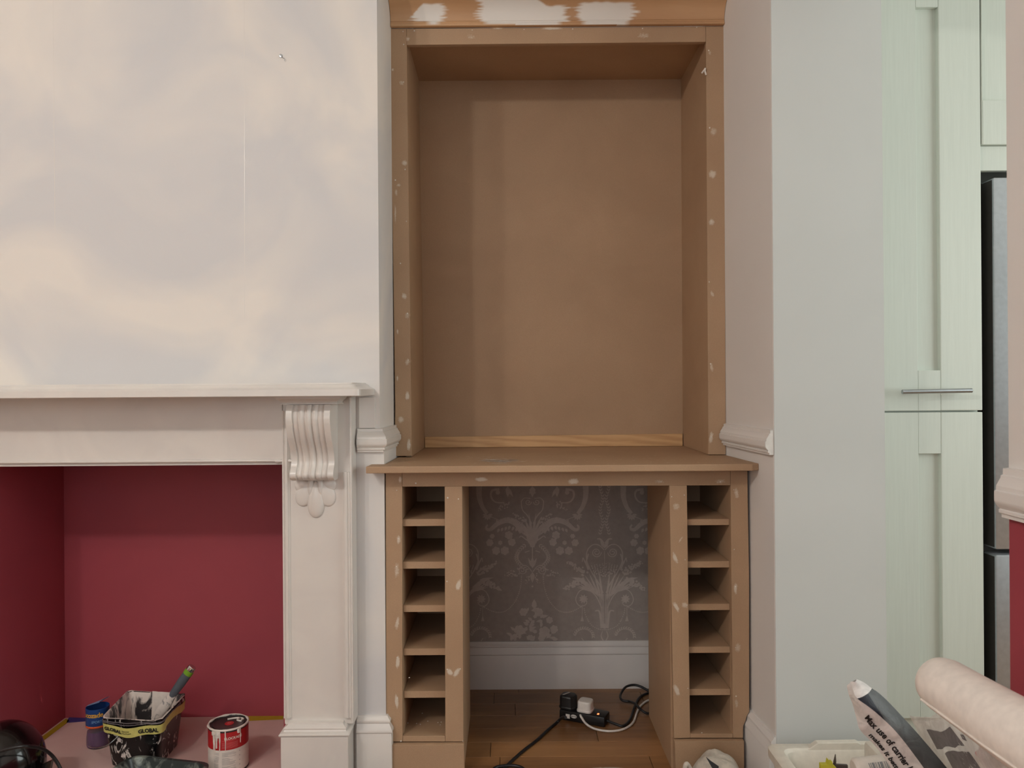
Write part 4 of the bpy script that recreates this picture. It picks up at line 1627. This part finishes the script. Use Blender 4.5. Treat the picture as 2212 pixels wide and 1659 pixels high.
rr1, rr0 = [p + sag(p) * 0.8 for p in resample(r1_)], [p + sag(p) for p in resample(r0_)]
tp = obj('tape_band', MB().loft([rr1, [a_.lerp(b_, 0.5) + (b_ - a_).cross(Vector((0, 0, 1))) * 0.0 for a_, b_ in zip(rr1, rr0)], rr0], cap=False), M_YTAPE2, sk, smooth=50, label='pale yellow printed tape round the rim')


def on_front(ox, oy):
    def f(x, y):
        p = fa + fd * (ox + x) + fu * (oy + y) + fnv * 0.0016
        return p + sag(p)
    return f


t1, _ = text_on('GLOBAL', 0.0135, on_front(-0.010, 0.010), offset=0.0007)
obj('lettering', t1, M_INK, tp, recalc=False)
for s_, oy in (('Expertise', 0.017), ('The Project', 0.0105)):
    t1, _ = text_on(s_, 0.0058, on_front(0.043, oy), offset=0.0001, shear=0.2)
    obj('lettering', t1, M_INK, tp, recalc=False)
t1, _ = text_on('GLOBAL', 0.016, on_front(0.092, 0.007), offset=0.0007)
obj('lettering', t1, M_INK, tp, recalc=False)
# clear film bunched between rim and tape along the front
mbf = MB()
fr1 = resample(ringat(RZ - 0.002, S1 + 0.035))
for dz in (0.30, 0.62):
    mbf.tube([a_.lerp(b_, dz) + Vector((0, 0, 0.0025 * noise.noise(a_ * 60 + Vector((dz * 9, 0, 0))))) for a_, b_ in zip(fr1, rr1)][0:40], 0.0013, 6)
obj('bunched_film', mbf, M_FILMG, sk, smooth=60, kind='stuff')
wire = MB().tube(spline([P(257, 1588, 2.212), P(247, 1598, 2.20), P(236, 1607, 2.195), P(225, 1612, 2.20), P(212, 1614.5, 2.22), P(199, 1614.5, 2.25), P(191, 1611, 2.29)], 8), 0.0013, 6)
obj('wire_handle', wire, M_STEEL, sk, smooth=60)

# paint brush standing in the kettle
b0, b1 = P(352, 1530, 2.33), P(416, 1440, 2.315)
ax = (b1 - b0).normalized()
BL_ = (b1 - b0).length
pb_ = thing('paint_brush', b0, 'grey handled paint brush with green band leaning in the black paint kettle', 'paint brush')
sd = ax.cross(Vector((0, 1, 0))).normalized()


def brush_part(name, prof, mat, **kw):
    rings = []
    for h, rw, rd in prof:
        c = b0 + ax * h
        rings.append([c + sd * rw * cos(2 * pi * i / 16) + Vector((0, 1, 0)) * rd * sin(2 * pi * i / 16) for i in range(16)])
    return obj(name, MB().loft(rings), mat, pb_, smooth=50, **kw)


k = BL_
brush_part('caked_ferrule', [(-0.045, 0.014, 0.006), (-0.01, 0.016, 0.008), (k * 0.16, 0.0155, 0.009), (k * 0.34, 0.0120, 0.008)], M_BRPAINT)
brush_part('handle', [(k * 0.30, 0.0112, 0.0085), (k * 0.42, 0.0124, 0.0092), (k * 0.62, 0.0140, 0.010), (k * 0.82, 0.0138, 0.010)], M_GREYH)
brush_part('green_band', [(k * 0.82, 0.0143, 0.0104), (k * 0.91, 0.0140, 0.0102)], M_GREEN)
brush_part('end_cap', [(k * 0.91, 0.0134, 0.0098), (k * 0.985, 0.0128, 0.0094), (k, 0.0116, 0.0085)], M_CHROME, label='shiny chrome end cap')

# one litre paint tin
pc_ = G(494, 1656, HZ)
pc_.z = HZ + 0.0008
can = thing('paint_tin', pc_, 'red and white labelled paint tin with white drips standing at the right of the hearth', 'paint tin')
CR, CH = 0.0555, 0.128
obj('tin_wall', MB().lathe([(0.001, 0.0), (CR - 0.001, 0.0), (CR + 0.0008, 0.002), (CR - 0.0004, 0.005), (CR - 0.0004, CH - 0.006), (CR + 0.001, CH - 0.004), (CR + 0.001, CH), (CR - 0.004, CH + 0.001), (CR - 0.005, CH - 0.004)], pc_, 48), M_STEELD, can, smooth=40)
obj('lid', MB().lathe([(0.0001, CH - 0.0035), (CR - 0.016, CH - 0.0035), (CR - 0.013, CH - 0.002), (CR - 0.010, CH - 0.005), (CR - 0.005, CH - 0.0035)], pc_, 48), M_LID, can, smooth=40)
rr = MB()
rings = []
for i in range(64):
    a = 2 * pi * i / 64
    k_ = 0.0026 + 0.0014 * noise.noise(Vector((cos(a) * 3, sin(a) * 3, 1)))
    c = Vector((pc_.x + (CR - 0.001) * cos(a), pc_.y + (CR - 0.001) * sin(a), pc_.z + CH))
    rings.append([c + Vector((cos(a) * cos(b) * k_ * 1.3, sin(a) * cos(b) * k_ * 1.3, sin(b) * k_)) for b in [2 * pi * q_ / 8 for q_ in range(8)]])
rings.append(rings[0])
rr.loft(rings, cap=False)
obj('paint_crusted_rim', rr, M_PAINTW, can, smooth=60)
rl = obj('red_label', MB().lathe([(CR - 0.0002, 0.072), (CR + 0.0002, 0.072), (CR + 0.0002, CH - 0.007), (CR - 0.0002, CH - 0.007)], pc_, 48), M_REDLAB, can, smooth=40)
wlb = obj('white_label', MB().lathe([(CR - 0.0002, 0.006), (CR + 0.0002, 0.006), (CR + 0.0002, 0.0718), (CR - 0.0002, 0.0718)], pc_, 48), M_WLAB, can, smooth=40)
va = math.atan2(-pc_.y, -pc_.x)
t1, _ = text_on('BLOCKADE', 0.0098, on_cyl(pc_, CR + 0.0007, va - 0.20, pc_.z + 0.101), offset=0.0003)
obj('lettering', t1, M_WLAB, rl, recalc=False)
lines = MB()


def bar(mb, x0, x1, z, h):
    f = on_cyl(pc_, CR + 0.0005, va, pc_.z)
    n = 6
    vs = []
    for i in range(n + 1):
        x = x0 + (x1 - x0) * i / n
        vs += [f(x, z), f(x, z + h)]
    mb.add(vs, [(2 * i, 2 * i + 2, 2 * i + 3, 2 * i + 1) for i in range(n)])


bar(lines, -0.018, 0.022, 0.0975, 0.0008)
for i in range(6):
    bar(lines, -0.018, 0.026, 0.092 - i * 0.0029, 0.0009)
obj('small_print', lines, M_PINKP, rl, kind='stuff', recalc=False)
lines = MB()
rnd = random.Random(5)
for i in range(22):
    z = 0.064 - i * 0.0026
    if i % 8 != 3:
        bar(lines, -0.043, -0.026 + rnd.uniform(-0.003, 0), z, 0.0012)
    if i % 9 != 5:
        bar(lines, -0.018, 0.018 + rnd.uniform(-0.02, 0.004), z, 0.0012)
    if i % 5 == 1:
        bar(lines, 0.030, 0.033, z, 0.003)
obj('small_print', lines, M_GREYP, wlb, kind='stuff', recalc=False)
dp = MB()
f_ = on_cyl(pc_, CR + 0.0006, va, pc_.z)
for x, z1, w_ in ((-0.044, 0.060, 0.0022), (-0.040, 0.045, 0.0015), (-0.034, 0.078, 0.003), (-0.0245, 0.070, 0.0022), (-0.0085, 0.070, 0.0016), (0.034, 0.085, 0.0015), (-0.030, 0.108, 0.006), (-0.042, 0.108, 0.006), (0.028, 0.114, 0.004)):
    dp.tube(spline([f_(x, CH - 0.002), f_(x, CH - 0.012), f_(x + 0.0006, (CH + z1) / 2), f_(x, z1)], 4), [w_ * (0.7 if i > 8 else 1.1) for i in range(13)], 6)
obj('paint_drips', dp, M_PAINTW, can, smooth=60, kind='stuff')
dl = MB()
z_ = pc_.z + CH - 0.0022
for pts in (((-0.012, 0.026), (0.004, 0.033), (0.018, 0.036)), ((0.022, 0.036), (0.018, 0.022), (0.026, 0.016), (0.034, 0.014)), ((0.026, 0.034), (0.034, 0.028), (0.030, 0.022))):
    dl.tube(spline([(pc_.x + x, pc_.y + y, z_) for x, y in pts], 5), 0.0026, 6)
obj('lid_paint', dl, M_PAINTW, can, smooth=60)
obj('lid_badge', MB().lathe([(0.0001, 0.0006), (0.0125, 0.0006), (0.013, 0.0)], pc_ + Vector((0.002, 0.002, CH - 0.0034)), 24), M_REDLAB, can)
obj('lid_emblem', MB().prism([pc_ + Vector((0.002 + x, 0.002 + y, CH - 0.0026)) for x, y in ((-0.006, -0.003), (-0.001, -0.004), (0.003, -0.001), (0.006, -0.002), (0.005, 0.003), (0.0, 0.002), (-0.004, 0.004))], (0, 0, 0.0004)), M_PINKP, can)

# roller tray in front
tr_l, tr_r = G(236, 1668, 0.04), G(420, 1668, 0.04)
trc = Vector((P(322, 1640, 2.09).x, 2.02, HZ))
tr = thing('roller_tray', trc, 'dark green grey roller tray streaked with white paint in front of the paint kettle', 'paint tray')
ang = R(-12)


def trr(z, w_, d_, rad):
    q4 = []
    for x, y in ((-w_, -d_), (w_, -d_), (w_, d_), (-w_, d_)):
        q4.append(Vector((trc.x + x * cos(ang) - y * sin(ang), trc.y + x * sin(ang) + y * cos(ang), z)))
    return rrect(q4, rad, 6)


tw, td = 0.125, 0.145
obj('tray_body', MB().loft([trr(HZ + 0.001, tw * 0.86, td * 0.9, 0.03), trr(0.052, tw, td, 0.04), trr(0.054, tw + 0.006, td + 0.006, 0.045), trr(0.057, tw + 0.006, td + 0.006, 0.045), trr(0.057, tw - 0.004, td - 0.004, 0.038), trr(0.016, tw * 0.83, td * 0.88, 0.03)]), M_TRAY, tr, smooth=50)
for i in range(7):
    y = -0.09 + i * 0.03
    a_, b_ = Vector((trc.x - 0.085 * cos(ang) - y * sin(ang), trc.y - 0.085 * sin(ang) + y * cos(ang), 0.017)), Vector((trc.x + 0.085 * cos(ang) - y * sin(ang), trc.y + 0.085 * sin(ang) + y * cos(ang), 0.017))
    obj('tray_rib', MB().tube([a_, b_], 0.003, 6), M_TRAY, tr)

# glossy black domed canister and its cable at the left edge
dc = Vector((P(8, 1600, 2.03).x, 2.03, 0.006))
dm = thing('domed_canister', dc, 'glossy black domed canister with white lettering left of the hearth', 'canister')
dr_ = 0.0985
pf = [(0.001, 0.0), (dr_ * 0.9, 0.0), (dr_ * 0.98, 0.01), (dr_, 0.03), (dr_, 0.105)]
ztop_ = P(10, 1560, 2.03).z - 0.006
for i in range(1, 11):
    a = i / 10 * pi / 2
    pf.append((max(dr_ * cos(a), 0.0005), 0.105 + (ztop_ - 0.105) * sin(a)))
obj('dome', MB().lathe(pf, dc, 48), M_GLOSSB, dm, smooth=60)
va2 = math.atan2(-dc.y, -dc.x)
t1, _ = text_on('ZK', 0.040, on_cyl(dc, dr_ + 0.0006, va2 + 0.42, dc.z + 0.060), offset=-0.0006, shear=0.4)
obj('lettering', t1, M_WLAB, dm, recalc=False)
obj('fin', MB().prism([P(90, 1653, 2.03), P(111, 1643, 2.03), P(106, 1668, 2.03), P(88, 1668, 2.03)], (0, 0.012, 0)), M_GLOSSB, dm)
lc = MB().tube(spline([P(-40, 1640, 1.90), P(0, 1623, 1.905), P(30, 1615, 1.905), P(58, 1612, 1.915), P(87, 1616, 1.96), P(108, 1628, 1.99), P(122, 1645, 2.0), P(132, 1665, 2.0), P(140, 1700, 2.0)], 8), 0.0044, 8)
obj('appliance_cable', lc, M_RUBBER, smooth=60, label='black cable arching over the glossy black canister', cat='cable')

# ------------------------------------------------------------------ right foreground: crate and what sticks out of it
KX0, KX1, KY0, KY1 = P(1654, 1614, 1.95).x, 1.10, 1.36, 1.955
KZ = P(1700, 1617, 1.93).z
cr_ = thing('storage_crate', ((KX0 + KX1) / 2, (KY0 + KY1) / 2, 0), 'cream plastic storage crate on the floor in front of the white pier', 'crate')


def kr(z, s, rad=0.03):
    return rrect([Vector((KX0 + s, KY0 + s, z)), Vector((KX1 - s, KY0 + s, z)), Vector((KX1 - s, KY1 - s, z)), Vector((KX0 + s, KY1 - s, z))], rad, 4)


obj('tub', MB().loft([kr(0.001, 0.035), kr(KZ - 0.02, 0.008), kr(KZ - 0.02, 0.0), kr(KZ, 0.0), kr(KZ + 0.003, 0.006), kr(KZ + 0.003, 0.030), kr(KZ - 0.004, 0.036), kr(0.012, 0.055)]), M_CRATE, cr_, smooth=35)
hx = [(1738, KZ - .002), (1748, KZ + 0.004), (1764, KZ + 0.017), (1850, KZ + 0.018), (1856, KZ + 0.014), (1960, KZ + 0.014), (1960, KZ - 0.06), (1738, KZ - 0.06)]
obj('raised_back_rim', MB().prism([Vector((P(x, 1610, 1.93).x, 1.922, z)) for x, z in hx], (0, 0.018, 0)), M_CRATE, cr_, bevel=0.002)
i0 = P(1888, 1622, 1.80)
obj('inner_tray', MB().box(i0.x, 1.04, 1.45, 1.86, 0.03, i0.z), M_CRATE, cr_, bevel=0.012, smooth=40)

# cartridge with barcode lying on the contents
t0, t1_ = P(1847, 1664, 1.50), P(1952, 1652, 1.50)
ax2 = (t1_ - t0).normalized()
RT = 0.0225
tube_ = thing('sealant_cartridge', t0 - Vector((0, 0, RT)), 'white cartridge with a barcode lying in the cream crate', 'cartridge')
Lc = 0.135
obj('barrel', MB().lathe([(0.0005, -0.002), (RT * 0.8, -0.002), (RT * 0.97, 0.002), (RT, 0.006), (RT, Lc), (RT * 0.9, Lc + 0.003), (0.0005, Lc + 0.003)], t0, 32, axis=ax2), M_WLAB, tube_, smooth=40)
Mq = Vector((0, 0, 1)).rotation_difference(ax2).to_matrix()
upv = Mq.transposed() @ Vector((-0.1, -0.75, 0.65))
am = math.atan2(upv.y, upv.x)
bc_ = MB()
rnd = random.Random(9)
h_ = 0.022
while h_ < 0.082:
    w_ = rnd.choice((0.0006, 0.0012, 0.0018))
    vs = []
    for i in range(7):
        a = am + (i / 6 - 0.5) * 0.95 + 0.25
        for hh in (h_, h_ + w_):
            vs.append(t0 + Mq @ Vector((RT * 1.012 * cos(a), RT * 1.012 * sin(a), hh)))
    bc_.add(vs, [(2 * i, 2 * i + 2, 2 * i + 3, 2 * i + 1) for i in range(6)])
    h_ += w_ + rnd.choice((0.0008, 0.0014, 0.002))
obj('barcode', bc_, M_GREYH, tube_, recalc=False)


def spike(p0, p1, r, label):
    a_, b_ = P(*p0), P(*p1)
    pts = [a_, a_.lerp(b_, 0.75), b_]
    return obj('steel_spike', MB().tube(pts, [r, r, 0.0006], 8), M_DARKM, smooth=40, label=label, cat='tool')


spike((1800, 1690, 1.62), (1804.5, 1629, 1.62), 0.0030, 'dark pointed steel tool standing beside the yellow piece in the cream crate')
spike((1874, 1680, 1.70), (1871.5, 1637, 1.70), 0.0032, 'dark steel point showing behind the white cartridge in the crate')
obj('yellow_clip', MB().prism([P(x, y, 1.60) for x, y in ((1774, 1652), (1788, 1652), (1790, 1641), (1793, 1648), (1799, 1646), (1799, 1651), (1808, 1660), (1806, 1690), (1774, 1690))], (0, 0.012, 0)), M_YELLOW, bevel=0.001, label='bright yellow plastic piece poking up in the cream crate', cat='clip')
obj('steel_bracket', MB().prism([P(x, y, 1.63) for x, y in ((1775, 1650), (1832, 1653), (1832, 1700), (1775, 1700))], (0, 0.006, 0)), M_DARKM, bevel=0.001, label='grey metal strip lying behind the yellow piece in the crate', cat='bracket')

# folded carrier bag, white with a dark band
bag = thing('carrier_bag', P(1985, 1700, 1.40), 'folded white carrier bag with dark grey band and black lettering standing in the crate', 'bag')
ST = [((1829, 1481), (1838, 1472), (1850, 1467)), ((1834, 1502), (1842, 1488), (1866, 1474)), ((1842, 1522), (1850, 1507), (1882, 1486)), ((1850, 1552), (1873, 1524), (1897, 1496)),
      ((1858, 1577), (1899, 1545), (1918, 1515)), ((1890, 1611), (1936, 1581), (1951, 1550)), ((1922, 1655), (1976, 1632), (1989, 1592)), ((1960, 1712), (2025, 1700), (2050, 1664))]
A = spline([P(s[0][0], s[0][1], 1.43) for s in ST], 5)
B = spline([P(s[1][0], s[1][1], (1.426, 1.420, 1.410, 1.405, 1.402, 1.40, 1.40, 1.40)[i]) for i, s in enumerate(ST)], 5)
C_ = spline([P(s[2][0], s[2][1], 1.43) for s in ST], 5)
nS = len(A) - 1


def bag_surf(E0, E1, bulge):
    def f(u, v):
        k_ = u * nS
        i = min(int(k_), nS - 1)
        t = k_ - i
        a, b = E0[i].lerp(E0[i + 1], t), E1[i].lerp(E1[i + 1], t)
        p = a.lerp(b, v)
        cr2 = noise.noise(p * 45) * 0.003
        return p + Vector((0, -(bulge * sin(pi * v)) - cr2 * sin(pi * v), 0))
    return f


f1 = bag_surf(A, B, 0.003)
obj('white_film', MB().grid(f1, 36, 10), M_FILMW, bag, smooth=45, recalc=False)
f2 = bag_surf(B, C_, 0.006)
g2 = lambda u, v: f2(0.30 + 0.70 * u, v)
obj('dark_band', MB().grid(g2, 36, 10), M_FILMD, bag, smooth=45, recalc=False, label='dark grey band of the bag')
obj('tip_film', MB().grid(lambda u, v: f2(0.302 * u, v), 10, 8), M_FILMW, bag, smooth=45, recalc=False)
obj('navy_flap', MB().grid(lambda u, v: f2(0.302 + 0.32 * u, v * 0.62 * (1 - u) ** 0.9) + Vector((0, -0.0012, 0)), 14, 5), M_FILMN, bag, smooth=45, recalc=False)
f3 = lambda u, v: bag_surf(A, C_, -0.03 * max(0.0, min(1.0, u * 3 - 0.5)))(u, v)
obj('back_film', MB().grid(f3, 24, 8), M_FILMW, bag, smooth=45, recalc=False)
# lettering runs along the white side
LL = sum((A[i + 1] - A[i]).length for i in range(nS))


mid = [a_.lerp(b_, 0.5) for a_, b_ in zip(A, B)]
cum = [0.0]
for i in range(nS):
    cum.append(cum[-1] + (mid[i + 1] - mid[i]).length)


def arc(s_):
    d = max(0.0, min(0.9999, s_)) * cum[-1]
    j = 0
    while cum[j + 1] < d:
        j += 1
    return (j + (d - cum[j]) / (cum[j + 1] - cum[j])) / nS


def on_bag(u0, v0, wscale, hscale):
    return lambda x, y: f1(arc(u0 + x * wscale), v0 + y * hscale) + Vector((0, -0.0016, 0))


t1, wd_ = text_on('Max use of carrier bags as', 1.0, lambda x, y: Vector((x, y, 0)), offset=0.03)
sx = 0.70 / wd_
t1.v = [on_bag(0.27, 0.44, sx, 0.36)(v.x, v.y) for v in t1.v]
obj('lettering', t1, M_INK, bag, recalc=False)
t1, wd_ = text_on('makes it better to be', 1.0, lambda x, y: Vector((x, y, 0)), offset=0.03)
t1.v = [on_bag(0.40, 0.10, 0.58 / wd_, 0.24)(v.x, v.y) for v in t1.v]
obj('lettering', t1, M_INK, bag, recalc=False)

# milky bag lying between the carrier bag and the roll
mb_ = thing('clear_bag', P(2070, 1640, 1.27), 'crumpled milky plastic bag with grey and pink print under the pale roll', 'bag')
Q = [P(1980, 1562, 1.56), P(2095, 1545, 1.38), P(2250, 1690, 1.18), P(2060, 1740, 1.52)]


def sheet_pt(u, v, off=0.0):
    p = Q[0].lerp(Q[1], u).lerp(Q[3].lerp(Q[2], u), v)
    n_ = noise.noise(p * 18) * 0.014 + noise.noise(p * 50 + Vector((3, 1, 2))) * 0.004
    return p + Vector((0, n_ - 0.02 * sin(pi * u) * sin(pi * v) + off, n_ * 0.5))


obj('film', MB().grid(lambda u, v: sheet_pt(u, v), 40, 30), M_FILMC, mb_, smooth=60, recalc=False)
obj('film_back', MB().grid(lambda u, v: sheet_pt(u, v, 0.02 + 0.03 * sin(pi * u) * sin(pi * v)), 24, 18), M_FILMC, mb_, smooth=60, recalc=False)
obj('grey_print', MB().grid(lambda u, v: sheet_pt(0.12 + 0.42 * u, 0.10 + 0.20 * v, -0.0012), 14, 8), M_FILMG, mb_, smooth=60, recalc=False)
obj('grey_print', MB().grid(lambda u, v: sheet_pt(0.20 + 0.34 * u, 0.36 + 0.60 * v, -0.0012), 14, 18), M_FILMG, mb_, smooth=60, recalc=False)
obj('pink_print', MB().grid(lambda u, v: sheet_pt(0.60 + 0.25 * u, 0.40 + 0.28 * v, -0.0012), 10, 10), M_FILMP, mb_, smooth=60, recalc=False)
for u0, v0 in ((0.60, 0.18), (0.66, 0.72)):
    obj('dark_mark', MB().grid(lambda u, v: sheet_pt(u0 + 0.05 * (u - v * 0.5), v0 + 0.07 * v, -0.0018), 5, 5), M_FILMG, mb_, smooth=60, recalc=False)

# pale roll at the right edge
r0, r1 = P(2046, 1484, 1.16), P(2215, 1592, 0.98)
axr = (r1 - r0).normalized()
Rr = 0.0415
prf = [(0.0005, 0.0), (Rr * 0.45, 0.001), (Rr * 0.75, 0.006), (Rr * 0.93, 0.017), (Rr, 0.034), (Rr * 1.02, 0.10), (Rr * 1.08, 0.20), (Rr * 1.10, 0.50), (0.0005, 0.501)]
rl_ = MB().lathe(prf, r0 - axr * 0.036, 48, axis=axr)
roll = obj('lining_roll', rl_, M_ROLL, smooth=60, label='thick pale pinkish roll at the right edge in front of the red wall', cat='roll')
Mr = Vector((0, 0, 1)).rotation_difference(axr).to_matrix()
ed_ = Mr.transposed() @ Vector((-0.62, -0.75, -0.1))
aa = math.atan2(ed_.y, ed_.x)
ev = []
for i in range(20):
    h_ = 0.03 + i * 0.024
    rad = Rr * (1.0 + 0.1 * min(1, h_ / 0.2))
    a = aa + 0.3 - i * 0.008
    ev.append(r0 - axr * 0.036 + Mr @ Vector((rad * cos(a), rad * sin(a), h_)))
obj('outer_edge', MB().tube(ev, 0.0018, 6), M_ROLL, roll, smooth=60)
